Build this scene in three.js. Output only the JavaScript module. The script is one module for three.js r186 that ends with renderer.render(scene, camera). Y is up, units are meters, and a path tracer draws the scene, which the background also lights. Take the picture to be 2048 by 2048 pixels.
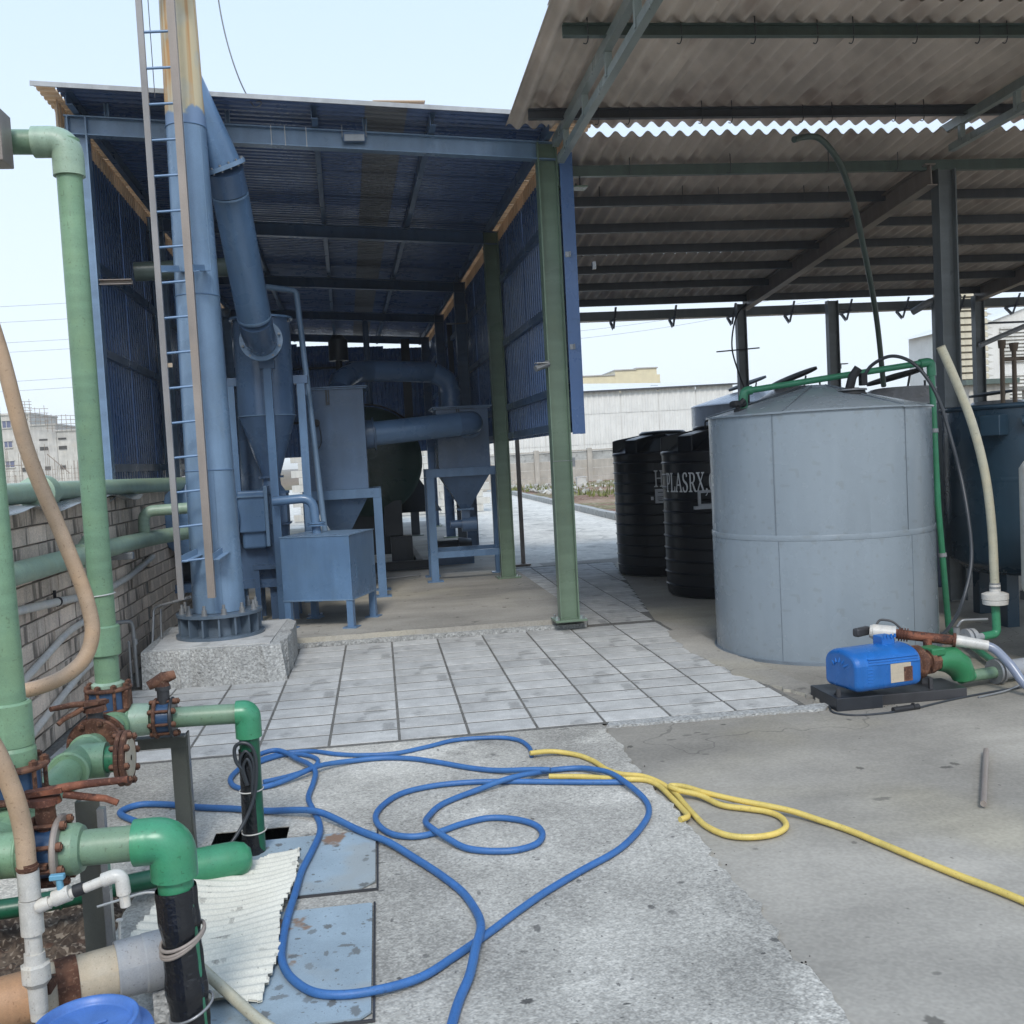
import * as THREE from 'three';
import { mergeGeometries } from 'three/addons/utils/BufferGeometryUtils.js';
import { RoundedBoxGeometry } from 'three/addons/geometries/RoundedBoxGeometry.js';
import { FontLoader } from 'three/addons/loaders/FontLoader.js';
import { TextGeometry } from 'three/addons/geometries/TextGeometry.js';

// ---------------------------------------------------------------- camera, sky, sun, exposure
const scene = new THREE.Scene();
const camera = new THREE.PerspectiveCamera(53.2, 1, 0.05, 900);
camera.position.set(0, 1.55, 0);
camera.rotation.order = 'YXZ';
camera.rotation.set(-0.05574, -0.12786, -0.053);

const SUN = new THREE.Vector3(-0.10, 0.76, 0.60).normalize();
{
  // hazy bright daylight: pale blue overhead, near white at the horizon, soft glow round the veiled sun
  const W = 512, H = 256, data = new Float32Array(W * H * 4);
  for (let j = 0; j < H; j++) {
    const el = ((j + 0.5) / H - 0.5) * Math.PI;
    for (let i = 0; i < W; i++) {
      const az = ((i + 0.5) / W - 0.5) * 2 * Math.PI;
      const d = [Math.cos(el) * Math.cos(az), Math.sin(el), Math.cos(el) * Math.sin(az)];
      const t = Math.pow(Math.max(0, Math.min(1, Math.sin(Math.max(0, el)) / 0.75)), 0.62);
      const c = Math.max(0, d[0] * SUN.x + d[1] * SUN.y + d[2] * SUN.z);
      const glow = 0.55 * Math.pow(c, 10) + 0.22 * Math.pow(c, 3);
      let r = 0.79 + (0.37 - 0.79) * t, g = 0.85 + (0.53 - 0.85) * t, b = 0.88 + (0.78 - 0.88) * t;
      r += glow; g += glow * 0.97; b += glow * 0.9;
      if (el < 0) { const k = Math.min(1, -el / 0.15); r += (0.42 - r) * k; g += (0.42 - g) * k; b += (0.4 - b) * k; }
      const o = (j * W + i) * 4; data[o] = r; data[o + 1] = g; data[o + 2] = b; data[o + 3] = 1;
    }
  }
  const sky = new THREE.DataTexture(data, W, H, THREE.RGBAFormat, THREE.FloatType);
  sky.mapping = THREE.EquirectangularReflectionMapping;
  sky.magFilter = sky.minFilter = THREE.LinearFilter;
  sky.needsUpdate = true;
  scene.background = sky; scene.environment = sky;
}
const sun = new THREE.DirectionalLight(new THREE.Color(1, 0.96, 0.9), 1.5);
sun.position.copy(SUN).multiplyScalar(40); sun.target.position.set(0, 0, -8);
sun.castShadow = true; sun.shadow.radius = 26; sun.shadow.mapSize.set(2048, 2048);
Object.assign(sun.shadow.camera, { left: -22, right: 22, top: 22, bottom: -22, near: 1, far: 110 });
scene.add(sun, sun.target);

const renderer = new THREE.WebGLRenderer({ antialias: true });
renderer.setSize(1024, 1024);
renderer.toneMapping = THREE.LinearToneMapping;
renderer.toneMappingExposure = 1.45;
renderer.shadowMap.enabled = true;
scene.fog = new THREE.FogExp2(0xeef3f5, 0.0011);
// ---------------------------------------------------------------- helpers
let seed = 20240611;
const rnd = () => { seed = (seed * 1664525 + 1013904223) >>> 0; return seed / 4294967296; };
const rr = (a, b) => a + (b - a) * rnd();
const V = (x, y, z) => new THREE.Vector3(x, y, z);
const used = {};
function numbered(n) { if (!(n in used)) { used[n] = 0; return n; } used[n]++; return n + '_' + String(used[n]).padStart(3, '0'); }
function shade(m) { m.castShadow = true; m.receiveShadow = true; return m; }
function thing(name, label, category, pos = [0, 0, 0], rot = 0, group) {
  const o = new THREE.Group(); o.name = numbered(name); o.position.set(...pos); o.rotation.y = rot;
  o.userData = { label, category }; if (group) o.userData.group = group;
  scene.add(o); o.updateMatrixWorld(true); return o;
}
function single(name, label, category, geo, mat, group) {
  const m = shade(new THREE.Mesh(geo, mat)); m.name = numbered(name); m.userData = { label, category };
  if (group) m.userData.group = group; scene.add(m); m.updateMatrixWorld(true); return m;
}
function struct(name, geo, mat) { const m = geo ? shade(new THREE.Mesh(geo, mat)) : new THREE.Group(); m.name = numbered(name); m.userData = { kind: 'structure' }; scene.add(m); m.updateMatrixWorld(true); return m; }
// part in the parent's own coordinates
function part(parent, name, geo, mat, label) { const m = shade(new THREE.Mesh(geo, mat)); m.name = name; if (label) m.userData.label = label; parent.add(m); m.updateMatrixWorld(true); return m; }
// part whose geometry is written in world coordinates
function partW(parent, name, geo, mat, label) { parent.updateWorldMatrix(true, false); geo.applyMatrix4(parent.matrixWorld.clone().invert()); return part(parent, name, geo, mat, label); }

function flat(g) { const o = g.index ? g.toNonIndexed() : g; for (const k of Object.keys(o.attributes)) if (!['position', 'normal', 'uv'].includes(k)) o.deleteAttribute(k); return o; }
function join(list) { return list.length === 1 ? list[0] : mergeGeometries(list.map(flat), false); }
// box-projected uv in metres
function uvm(g, ou = 0, ov = 0) {
  g = flat(g); const p = g.attributes.position, n = g.attributes.normal, uv = new Float32Array(p.count * 2);
  for (let i = 0; i < p.count; i++) {
    const ax = Math.abs(n.getX(i)), ay = Math.abs(n.getY(i)), az = Math.abs(n.getZ(i));
    let u, v;
    if (ay >= ax && ay >= az) { u = p.getX(i); v = p.getZ(i); } else if (ax >= az) { u = p.getZ(i); v = p.getY(i); } else { u = p.getX(i); v = p.getY(i); }
    uv[2 * i] = u + ou; uv[2 * i + 1] = v + ov;
  }
  g.setAttribute('uv', new THREE.BufferAttribute(uv, 2)); return g;
}
function box(x0, x1, y0, y1, z0, z1, r = 0) {
  const w = x1 - x0, h = y1 - y0, d = z1 - z0;
  const g = r > 0 ? new RoundedBoxGeometry(w, h, d, 1, Math.min(r, w / 2.01, h / 2.01, d / 2.01)) : new THREE.BoxGeometry(w, h, d);
  g.translate((x0 + x1) / 2, (y0 + y1) / 2, (z0 + z1) / 2); return uvm(g);
}
function cbox(cx, cy, cz, w, h, d, r = 0, ry = 0) {
  const g = r > 0 ? new RoundedBoxGeometry(w, h, d, 1, Math.min(r, w / 2.01, h / 2.01, d / 2.01)) : new THREE.BoxGeometry(w, h, d);
  const f = uvm(g); if (ry) f.rotateY(ry); f.translate(cx, cy, cz); return f;
}
const _q = new THREE.Quaternion(), _up = V(0, 1, 0);
function orient(g, p, q) { // geometry built along +y from 0..len placed from p to q
  const d = V(q[0] - p[0], q[1] - p[1], q[2] - p[2]); const l = d.length(); d.normalize();
  g.applyQuaternion(_q.setFromUnitVectors(_up, d)); g.translate(p[0], p[1], p[2]); return g;
}
function dist(p, q) { return Math.hypot(q[0] - p[0], q[1] - p[1], q[2] - p[2]); }
function cyl(p, q, r0, r1 = r0, seg = 24, open = false) {
  const l = dist(p, q); const g = new THREE.CylinderGeometry(r1, r0, l, seg, 1, open); g.translate(0, l / 2, 0);
  const uv = g.attributes.uv; for (let i = 0; i < uv.count; i++) uv.setXY(i, uv.getX(i) * 2 * Math.PI * r0, uv.getY(i) * l);
  return orient(flat(g), p, q);
}
function lathe(prof, p = [0, 0, 0], q = null, seg = 40) { // profile [r,h] along axis p->q (default +y)
  const g = new THREE.LatheGeometry(prof.map(a => new THREE.Vector2(Math.max(a[0], 1e-4), a[1])), seg);
  let L = 0; const cum = [0]; for (let i = 1; i < prof.length; i++) { L += Math.hypot(prof[i][0] - prof[i - 1][0], prof[i][1] - prof[i - 1][1]); cum.push(L); }
  const rm = Math.max(...prof.map(a => a[0])), uv = g.attributes.uv, np = prof.length;
  for (let i = 0; i < uv.count; i++) uv.setXY(i, uv.getX(i) * 2 * Math.PI * rm, cum[i % np]);
  const f = flat(g);
  return q ? orient(f, p, q) : f.translate(...p);
}
// lathe with hard edges: each profile segment its own strip
function turned(prof, p = [0, 0, 0], q = null, seg = 40) { const out = []; for (let i = 1; i < prof.length; i++) out.push(lathe([prof[i - 1], prof[i]], p, q, seg)); return join(out); }
function rounded(pts, r, n = 8) { // polyline with rounded corners
  const out = [V(...pts[0])];
  for (let i = 1; i < pts.length - 1; i++) {
    const a = V(...pts[i - 1]), b = V(...pts[i]), c = V(...pts[i + 1]);
    const rr_ = Math.min(r, a.distanceTo(b) * 0.49, b.distanceTo(c) * 0.49);
    const s = b.clone().add(a.clone().sub(b).setLength(rr_)), e = b.clone().add(c.clone().sub(b).setLength(rr_));
    for (let k = 0; k <= n; k++) { const t = k / n; out.push(s.clone().multiplyScalar((1 - t) * (1 - t)).add(b.clone().multiplyScalar(2 * t * (1 - t))).add(e.clone().multiplyScalar(t * t))); }
  }
  out.push(V(...pts[pts.length - 1])); return out;
}
function sweep(pts, r, seg = 16, caps = true) { // tube along dense points; r number or function(t)
  const n = pts.length, P = [], N = [], U = [], idx = [];
  let tan = [], len = [0];
  for (let i = 0; i < n; i++) { const a = pts[Math.max(0, i - 1)], b = pts[Math.min(n - 1, i + 1)]; tan.push(b.clone().sub(a).normalize()); if (i) len.push(len[i - 1] + pts[i].distanceTo(pts[i - 1])); }
  let nor = Math.abs(tan[0].y) < 0.9 ? V(0, 1, 0) : V(1, 0, 0); nor.sub(tan[0].clone().multiplyScalar(nor.dot(tan[0]))).normalize();
  for (let i = 0; i < n; i++) {
    if (i) { nor.sub(tan[i].clone().multiplyScalar(nor.dot(tan[i]))).normalize(); }
    const bin = tan[i].clone().cross(nor); const R = typeof r === 'function' ? r(len[i] / len[len.length - 1] || 0, i) : r;
    for (let k = 0; k <= seg; k++) { const a = k / seg * 2 * Math.PI, c = Math.cos(a), s = Math.sin(a); const dx = nor.x * c + bin.x * s, dy = nor.y * c + bin.y * s, dz = nor.z * c + bin.z * s; P.push(pts[i].x + dx * R, pts[i].y + dy * R, pts[i].z + dz * R); N.push(dx, dy, dz); U.push(k / seg * 2 * Math.PI * R, len[i]); }
  }
  for (let i = 0; i < n - 1; i++) for (let k = 0; k < seg; k++) { const a = i * (seg + 1) + k, b = a + 1, c = a + seg + 1, d = c + 1; idx.push(a, b, c, b, d, c); }
  if (caps) for (const e of [0, n - 1]) { const base = P.length / 3, t = tan[e].clone().multiplyScalar(e ? 1 : -1); P.push(pts[e].x, pts[e].y, pts[e].z); N.push(t.x, t.y, t.z); U.push(0, 0); for (let k = 0; k <= seg; k++) { const o = (e * (seg + 1) + k) * 3; P.push(P[o], P[o + 1], P[o + 2]); N.push(t.x, t.y, t.z); U.push(0, 0); } for (let k = 0; k < seg; k++) e ? idx.push(base, base + 1 + k, base + 2 + k) : idx.push(base, base + 2 + k, base + 1 + k); }
  const g = new THREE.BufferGeometry(); g.setAttribute('position', new THREE.Float32BufferAttribute(P, 3)); g.setAttribute('normal', new THREE.Float32BufferAttribute(N, 3)); g.setAttribute('uv', new THREE.Float32BufferAttribute(U, 2)); g.setIndex(idx); return flat(g);
}
const pipe = (pts, r, bend = 0.1, seg = 18) => sweep(rounded(pts, bend), r, seg);
const curve = (pts, r, n = 60, seg = 12) => sweep(new THREE.CatmullRomCurve3(pts.map(p => V(...p)), false, 'centripetal').getPoints(n), r, seg);
// rolled sections extruded from p to q; side = direction of the section's local x (width)
function section(shape, p, q, side = [1, 0, 0]) {
  const d = V(q[0] - p[0], q[1] - p[1], q[2] - p[2]), l = d.length(); d.normalize();
  const x = V(...side); x.sub(d.clone().multiplyScalar(x.dot(d))).normalize(); const y = d.clone().cross(x);
  const g = new THREE.ExtrudeGeometry(shape, { depth: l, bevelEnabled: false });
  const m = new THREE.Matrix4().makeBasis(x, y, d); const f = uvm(g); f.applyMatrix4(m); f.translate(...p); return f;
}
function poly(pts) { const s = new THREE.Shape(); pts.forEach((p, i) => i ? s.lineTo(p[0], p[1]) : s.moveTo(p[0], p[1])); s.closePath(); return s; }
const shI = (w, h, tf, tw) => poly([[-w / 2, -h / 2], [w / 2, -h / 2], [w / 2, -h / 2 + tf], [tw / 2, -h / 2 + tf], [tw / 2, h / 2 - tf], [w / 2, h / 2 - tf], [w / 2, h / 2], [-w / 2, h / 2], [-w / 2, h / 2 - tf], [-tw / 2, h / 2 - tf], [-tw / 2, -h / 2 + tf], [-w / 2, -h / 2 + tf]]);
const shC = (w, h, t) => poly([[0, -h / 2], [w, -h / 2], [w, -h / 2 + t], [t, -h / 2 + t], [t, h / 2 - t], [w, h / 2 - t], [w, h / 2], [0, h / 2]]);
const shL = (w, h, t) => poly([[0, 0], [w, 0], [w, t], [t, t], [t, h], [0, h]]);
const shR = (w, h) => poly([[-w / 2, -h / 2], [w / 2, -h / 2], [w / 2, h / 2], [-w / 2, h / 2]]);
// corrugated sheet: waves across u (0..w), length along v (0..l); map(u,v,h)->[x,y,z] where h is the height of the surface
function corrugated(w, l, pitch, amp, kind, map, thick = 0.006, nv = 2, per = 8) {
  const us = [];
  if (kind === 'sine') { const n = Math.max(4, Math.round(w / pitch * per)); for (let i = 0; i <= n; i++) { const u = w * i / n; us.push([u, amp * Math.sin(u / pitch * 2 * Math.PI)]); } }
  else { for (let u = 0; u < w + 1e-6; u += pitch) { for (const [f, h] of [[0, -amp], [0.42, -amp], [0.55, amp], [0.87, amp], [1, -amp]]) { const uu = u + f * pitch; if (uu <= w + 1e-6) us.push([uu, h]); } } }
  const P = [], U = [], idx = [], nu = us.length;
  for (const s of [0, 1]) for (let j = 0; j <= nv; j++) for (let i = 0; i < nu; i++) { const v = l * j / nv; const p = map(us[i][0], v, us[i][1] + (s ? -thick : 0)); P.push(...p); U.push(us[i][0], v); }
  const at = (s, j, i) => s * (nv + 1) * nu + j * nu + i;
  for (let j = 0; j < nv; j++) for (let i = 0; i < nu - 1; i++) { let a = at(0, j, i), b = at(0, j, i + 1), c = at(0, j + 1, i), d = at(0, j + 1, i + 1); idx.push(a, b, c, b, d, c); a = at(1, j, i); b = at(1, j, i + 1); c = at(1, j + 1, i); d = at(1, j + 1, i + 1); idx.push(a, c, b, b, c, d); }
  const rim = (l1) => { for (let k = 0; k < l1.length - 1; k++) { const [s, t] = [l1[k], l1[k + 1]]; const o = (nv + 1) * nu; idx.push(s, s + o, t, t, s + o, t + o); } };
  rim(us.map((_, i) => at(0, 0, i))); rim(us.map((_, i) => at(0, nv, i)));
  rim([...Array(nv + 1).keys()].map(j => at(0, j, 0))); rim([...Array(nv + 1).keys()].map(j => at(0, j, nu - 1)));
  const g = new THREE.BufferGeometry(); g.setAttribute('position', new THREE.Float32BufferAttribute(P, 3)); g.setAttribute('uv', new THREE.Float32BufferAttribute(U, 2)); g.setIndex(idx);
  if (kind === 'sine') { g.computeVertexNormals(); return flat(g); }
  const f = g.toNonIndexed(); f.computeVertexNormals(); return f;
}
// flat sheet in the ground plane from an outline [[x,z],...], holes likewise
function sheet(outline, y, holes = [], thick = 0) {
  const s = poly(outline.map(p => [p[0], -p[1]]));
  for (const h of holes) { const hp = new THREE.Path(); h.forEach((p, i) => i ? hp.lineTo(p[0], -p[1]) : hp.moveTo(p[0], -p[1])); hp.closePath(); s.holes.push(hp); }
  const g = thick ? new THREE.ExtrudeGeometry(s, { depth: thick, bevelEnabled: false }) : new THREE.ShapeGeometry(s);
  g.rotateX(-Math.PI / 2); g.translate(0, y - thick, 0); return uvm(g);
}
function jag(p, q, n, amp, amp2 = 0) { // ragged line from p to q (excluding q)
  const out = []; const dx = q[0] - p[0], dz = q[1] - p[1], l = Math.hypot(dx, dz); let drift = 0;
  for (let i = 0; i < n; i++) { const t = i / n; drift = drift * 0.8 + rr(-amp2, amp2); const o = i ? rr(-amp, amp) + drift : 0; out.push([p[0] + dx * t - dz / l * o, p[1] + dz * t + dx / l * o]); } return out;
}
// ---------------------------------------------------------------- procedural textures
const LAT = new Float32Array(65536); { let s = 7; for (let i = 0; i < 65536; i++) { s = (s * 1103515245 + 12345) >>> 0; LAT[i] = ((s >>> 8) & 0xffff) / 65535; } }
function vn(x, y, px, py, sd) { // periodic value noise
  const xi = Math.floor(x), yi = Math.floor(y); let fx = x - xi, fy = y - yi; fx = fx * fx * (3 - 2 * fx); fy = fy * fy * (3 - 2 * fy);
  const x0 = ((xi % px) + px) % px, x1 = (x0 + 1) % px, y0 = ((yi % py) + py) % py, y1 = (y0 + 1) % py;
  const h = (a, b) => LAT[(a * 374761 + b * 668265 + sd * 8191 + ((a * 73 + 11) * (b * 151 + 7))) & 65535];
  const a = h(x0, y0), b = h(x1, y0), c = h(x0, y1), d = h(x1, y1);
  return a + (b - a) * fx + (c - a) * fy + (a - b - c + d) * fx * fy;
}
function fbm(u, v, f, oct, sd, fy = f) { let s = 0, a = 0.5, n = 0; for (let o = 0; o < oct; o++) { s += a * vn(u * f, v * fy, f, fy, sd + o * 13); n += a; a *= 0.55; f *= 2; fy *= 2; } return s / n; }
const sm = (a, b, x) => { const t = Math.max(0, Math.min(1, (x - a) / (b - a))); return t * t * (3 - 2 * t); };
const mix = (a, b, t) => [a[0] + (b[0] - a[0]) * t, a[1] + (b[1] - a[1]) * t, a[2] + (b[2] - a[2]) * t];
function tex(w, h, fn, metres, srgb = true, my = metres) {
  const d = new Uint8Array(w * h * 4);
  for (let j = 0; j < h; j++) for (let i = 0; i < w; i++) { const c = fn((i + 0.5) / w, (j + 0.5) / h, i, j); const o = (j * w + i) * 4; if (typeof c === 'number') { const k = Math.max(0, Math.min(255, c * 255)); d[o] = d[o + 1] = d[o + 2] = k; } else { for (let k = 0; k < 3; k++) d[o + k] = Math.max(0, Math.min(255, c[k] * 255)); } d[o + 3] = 255; }
  const t = new THREE.DataTexture(d, w, h); t.wrapS = t.wrapT = THREE.RepeatWrapping; t.magFilter = THREE.LinearFilter; t.minFilter = THREE.LinearMipmapLinearFilter; t.generateMipmaps = true;
  if (srgb) t.colorSpace = THREE.SRGBColorSpace; t.repeat.set(1 / metres, 1 / my); t.needsUpdate = true; return t;
}
const mat = (o) => new THREE.MeshStandardMaterial(o);
const lin = (r, g, b) => new THREE.Color().setRGB(r, g, b);
const spots = (n, sd, r0, r1) => { const out = []; let s = sd; const q = () => { s = (s * 1664525 + 1013904223) >>> 0; return s / 4294967296; }; for (let i = 0; i < n; i++) out.push([q(), q(), r0 + (r1 - r0) * Math.pow(q(), 3), q(), q()]); return out; };
function splat(size, list) { // irregular dark flecks on a grid, 0..1
  const f = new Float32Array(size * size);
  for (const [u, v, r, k, e] of list) {
    const R = r * size, cx = u * size, cy = v * size, ex = 0.6 + e * 0.9, m = Math.ceil(R * 2.2);
    for (let y = -m; y <= m; y++) for (let x = -m; x <= m; x++) {
      const a = Math.atan2(y, x), wob = 1 + 0.14 * Math.sin(a * 2 + k * 9) + 0.12 * Math.sin(a * 7 + e * 20) + 0.08 * Math.sin(a * 11 + k * 33);
      const dd = Math.hypot(x * ex, y / ex) / (R * wob); if (dd > 1) continue;
      const ix = ((Math.round(cx + x) % size) + size) % size, iy = ((Math.round(cy + y) % size) + size) % size;
      const val = (0.45 + 0.55 * k) * sm(1, 0.65, dd); if (val > f[iy * size + ix]) f[iy * size + ix] = val;
    }
  }
  return f;
}
// rough apron concrete, 4 m
const N1 = 2048, apronF = splat(N1, [...spots(560, 3, 0.0006, 0.0052), ...spots(4200, 8, 0.0004, 0.0013)]);
const texApron = tex(N1, N1, (u, v, i, j) => {
  const big = fbm(u, v, 3, 4, 1), mid = fbm(u, v, 14, 4, 5), fine = vn(u * 700, v * 700, 700, 700, 3) * 0.6 + vn(u * 330, v * 330, 330, 330, 4) * 0.4;
  let k = 0.74 + (big - 0.5) * 0.34 + (mid - 0.5) * 0.24 + (fine - 0.5) * 0.30;
  const pale = sm(0.56, 0.7, fbm(u, v, 6, 3, 22)); k += pale * 0.10 * (0.5 + fine);
  const wet = sm(0.60, 0.66, fbm(u + 0.3, v, 5, 5, 31)) * sm(0.35, 0.6, fbm(u, v, 40, 2, 9)); k -= wet * 0.10;
  let c = [k, k * 0.995, k * 0.975]; const s = apronF[j * N1 + i]; return mix(c, [k * 0.46, k * 0.46, k * 0.46], s * 0.85);
}, 4);
const texApronB = tex(1024, 1024, (u, v) => 0.5 * vn(u * 500, v * 500, 500, 500, 3) + 0.3 * vn(u * 240, v * 240, 240, 240, 8) + 0.2 * fbm(u, v, 16, 4, 5), 2, false);
// smooth trowelled floor, 6 m
const floorF = splat(N1, [...spots(330, 17, 0.0005, 0.0055), ...spots(2200, 18, 0.0003, 0.0009)]);
const texFloor = tex(N1, N1, (u, v, i, j) => {
  const big = fbm(u, v, 3, 5, 41), mid = fbm(u, v, 9, 5, 45), drag = fbm(u, v, 6, 4, 48, 30), fine = vn(u * 600, v * 600, 600, 600, 43);
  let k = 0.72 + (big - 0.5) * 0.34 + (mid - 0.5) * 0.22 + (drag - 0.5) * 0.14 + (fine - 0.5) * 0.07;
  const warm = sm(0.45, 0.65, fbm(u, v, 4, 4, 51)); let c = [k * (1 + 0.02 * warm), k * (0.985 + 0.01 * warm), k * (0.955 - 0.03 * warm)];
  const crack = Math.abs(fbm(u, v, 3, 6, 60) - 0.5) < 0.0016 ? 0.35 : 0; const s = floorF[j * N1 + i];
  return mix(c, [k * 0.5, k * 0.49, k * 0.47], Math.max(s * 0.7, crack));
}, 6);
const texFloorB = tex(512, 512, (u, v) => 0.6 * fbm(u, v, 60, 3, 71) + 0.4 * fbm(u, v, 8, 4, 73), 1.5, false);
// paving tile cement, 2 m
const texTile = tex(1024, 1024, (u, v) => {
  const a = fbm(u, v, 5, 5, 81), b = fbm(u, v, 30, 3, 83), f = vn(u * 400, v * 400, 400, 400, 85); const k = 0.78 + (a - 0.5) * 0.22 + (b - 0.5) * 0.12 + (f - 0.5) * 0.09;
  const d = sm(0.64, 0.72, fbm(u, v, 12, 4, 87)) * 0.12; return [k - d, k * 1.003 - d, k * 0.998 - d];
}, 2);
// mottled general grime for painted steel and plastics (multiplies the material colour)
const texPaint = tex(1024, 1024, (u, v) => {
  const a = fbm(u, v, 4, 5, 91), s = fbm(u, v, 26, 4, 95, 4), f = vn(u * 420, v * 420, 420, 420, 97); const k = 0.88 + (a - 0.5) * 0.22 + (s - 0.5) * 0.13 + (f - 0.5) * 0.05;
  const dust = sm(0.58, 0.74, fbm(u, v, 10, 5, 99)) * 0.22; return mix([k, k, k], [0.90, 0.86, 0.80], dust);
}, 1.6);
const texPaintR = tex(512, 512, (u, v) => 0.62 + (fbm(u, v, 7, 5, 101) - 0.5) * 0.5, 1.3, false);
const texFineB = tex(512, 512, (u, v) => 0.5 * fbm(u, v, 90, 2, 103) + 0.5 * fbm(u, v, 9, 4, 105), 0.8, false);
const texPvc = tex(1024, 1024, (u, v) => {
  const a = fbm(u, v, 5, 5, 111), s = fbm(u, v, 5, 4, 113, 40), f = vn(u * 380, v * 380, 380, 380, 115); const k = 0.88 + (a - 0.5) * 0.2 + (s - 0.5) * 0.10 + (f - 0.5) * 0.06;
  const dust = sm(0.4, 0.8, fbm(u, v, 12, 6, 117)) * 0.34; let c = mix([k, k, k], [0.98, 0.92, 0.84], dust); const sp = sm(0.86, 0.92, vn(u * 170, v * 170, 170, 170, 119)); return mix(c, [0.55, 0.5, 0.46], sp * 0.35);
}, 1);
const texRust = tex(512, 512, (u, v) => { const a = fbm(u, v, 6, 5, 121), f = fbm(u, v, 60, 3, 123); let c = mix([0.30, 0.19, 0.14], [0.50, 0.35, 0.27], sm(0.3, 0.7, a)); c = mix(c, [0.62, 0.52, 0.44], sm(0.56, 0.75, f) * 0.45); return mix(c, [0.16, 0.11, 0.10], sm(0.6, 0.75, fbm(u, v, 14, 4, 127)) * 0.7); }, 0.35);
const texRustB = tex(256, 256, (u, v) => fbm(u, v, 30, 4, 129), 0.3, false);
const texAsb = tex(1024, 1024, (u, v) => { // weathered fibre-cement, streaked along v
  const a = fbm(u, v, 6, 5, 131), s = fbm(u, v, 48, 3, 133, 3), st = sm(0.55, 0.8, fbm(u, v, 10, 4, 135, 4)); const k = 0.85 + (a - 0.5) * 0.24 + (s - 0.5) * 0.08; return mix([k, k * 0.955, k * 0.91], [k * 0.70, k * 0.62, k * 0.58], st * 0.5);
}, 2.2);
const texBrick = tex(1024, 1024, (u, v) => { // cement blocks with black run-off streaks
  const a = fbm(u, v, 8, 5, 141), f = vn(u * 300, v * 300, 300, 300, 143); let k = 0.86 + (a - 0.5) * 0.30 + (f - 0.5) * 0.12; let c = [k, k * 0.935, k * 0.87];
  const run = sm(0.53, 0.70, fbm(u, v, 44, 3, 145, 3)) * sm(0.38, 0.62, fbm(u, v, 4, 3, 147)); c = mix(c, [0.28, 0.26, 0.24], run * 0.62);
  return mix(c, [0.96, 0.93, 0.88], sm(0.66, 0.76, fbm(u, v, 30, 3, 149, 5)) * 0.5);
}, 1.8);
const texPlateF = splat(1024, [...spots(230, 77, 0.002, 0.026), ...spots(900, 78, 0.001, 0.005)]);
const texPlate = tex(1024, 1024, (u, v, i, j) => {
  const a = fbm(u, v, 5, 5, 151), f = vn(u * 350, v * 350, 350, 350, 153); const k = 0.9 + (a - 0.5) * 0.22 + (f - 0.5) * 0.06; let c = [0.64 * k, 0.71 * k, 0.755 * k];
  c = mix(c, [0.60, 0.60, 0.58], sm(0.45, 0.7, fbm(u, v, 4, 4, 157)) * 0.55);
  c = mix(c, [0.50, 0.36, 0.26], sm(0.66, 0.74, fbm(u, v, 6, 5, 155)) * 0.8); return mix(c, [0.36, 0.36, 0.35], texPlateF[j * 1024 + i] * 0.8);
}, 0.9);
const texSheetF = splat(1024, [...spots(90, 177, 0.002, 0.02), ...spots(160, 178, 0.001, 0.005)]);
const texCream = tex(1024, 1024, (u, v, i, j) => { const a = fbm(u, v, 5, 5, 161), f = vn(u * 300, v * 300, 300, 300, 163); const k = 0.92 + (a - 0.5) * 0.16 + (f - 0.5) * 0.08; return mix([0.87 * k, 0.86 * k, 0.81 * k], [0.46, 0.45, 0.42], texSheetF[j * 1024 + i] * 0.7 * (0.4 + f)); }, 0.9);
const texSoil = tex(1024, 1024, (u, v) => { const a = fbm(u, v, 12, 5, 171), f = fbm(u, v, 90, 3, 173); let c = mix([0.25, 0.21, 0.18], [0.46, 0.41, 0.36], sm(0.3, 0.7, a * 0.5 + f * 0.5)); c = mix(c, [0.68, 0.64, 0.58], sm(0.68, 0.76, vn(u * 110, v * 110, 110, 110, 175)) * 0.7); return mix(c, [0.55, 0.34, 0.26], sm(0.64, 0.72, fbm(u, v, 6, 4, 177)) * 0.4); }, 1.2);
const texVerge = tex(1024, 1024, (u, v) => { const a = fbm(u, v, 6, 5, 181), f = fbm(u, v, 80, 3, 183); let c = mix([0.50, 0.38, 0.30], [0.66, 0.57, 0.48], sm(0.3, 0.7, a)); c = mix(c, [0.46, 0.47, 0.30], sm(0.5, 0.62, fbm(u, v, 5, 4, 185)) * 0.7); return mix(c, [0.82, 0.79, 0.74], sm(0.55, 0.68, f) * 0.55); }, 8);
const texRough = tex(512, 512, (u, v) => { const f = fbm(u, v, 70, 3, 191), a = fbm(u, v, 6, 4, 193); const k = 0.74 + (f - 0.5) * 0.34 + (a - 0.5) * 0.18; return [k, k, k * 0.985]; }, 0.8);
const texRoughB = tex(512, 512, (u, v) => fbm(u, v, 60, 3, 191), 0.8, false);
const texStack = tex(256, 1024, (u, v) => { // top of the stack: bare cream primer above ragged blue paint, u = 1 turn, v = whole section
  const a = fbm(u, v, 5, 4, 201, 20), s = fbm(u, v, 22, 4, 203, 3); let cream = mix([0.80, 0.74, 0.60], [0.74, 0.56, 0.36], sm(0.48, 0.72, s)); cream = mix(cream, [0.70, 0.70, 0.66], sm(0.5, 0.7, a) * 0.6);
  const edge = 0.018 + (fbm(u, v, 9, 4, 207, 40) - 0.5) * 0.03; return mix([0.47, 0.56, 0.68], cream, sm(edge, edge + 0.006, v));
}, 1, true, 1);

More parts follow.
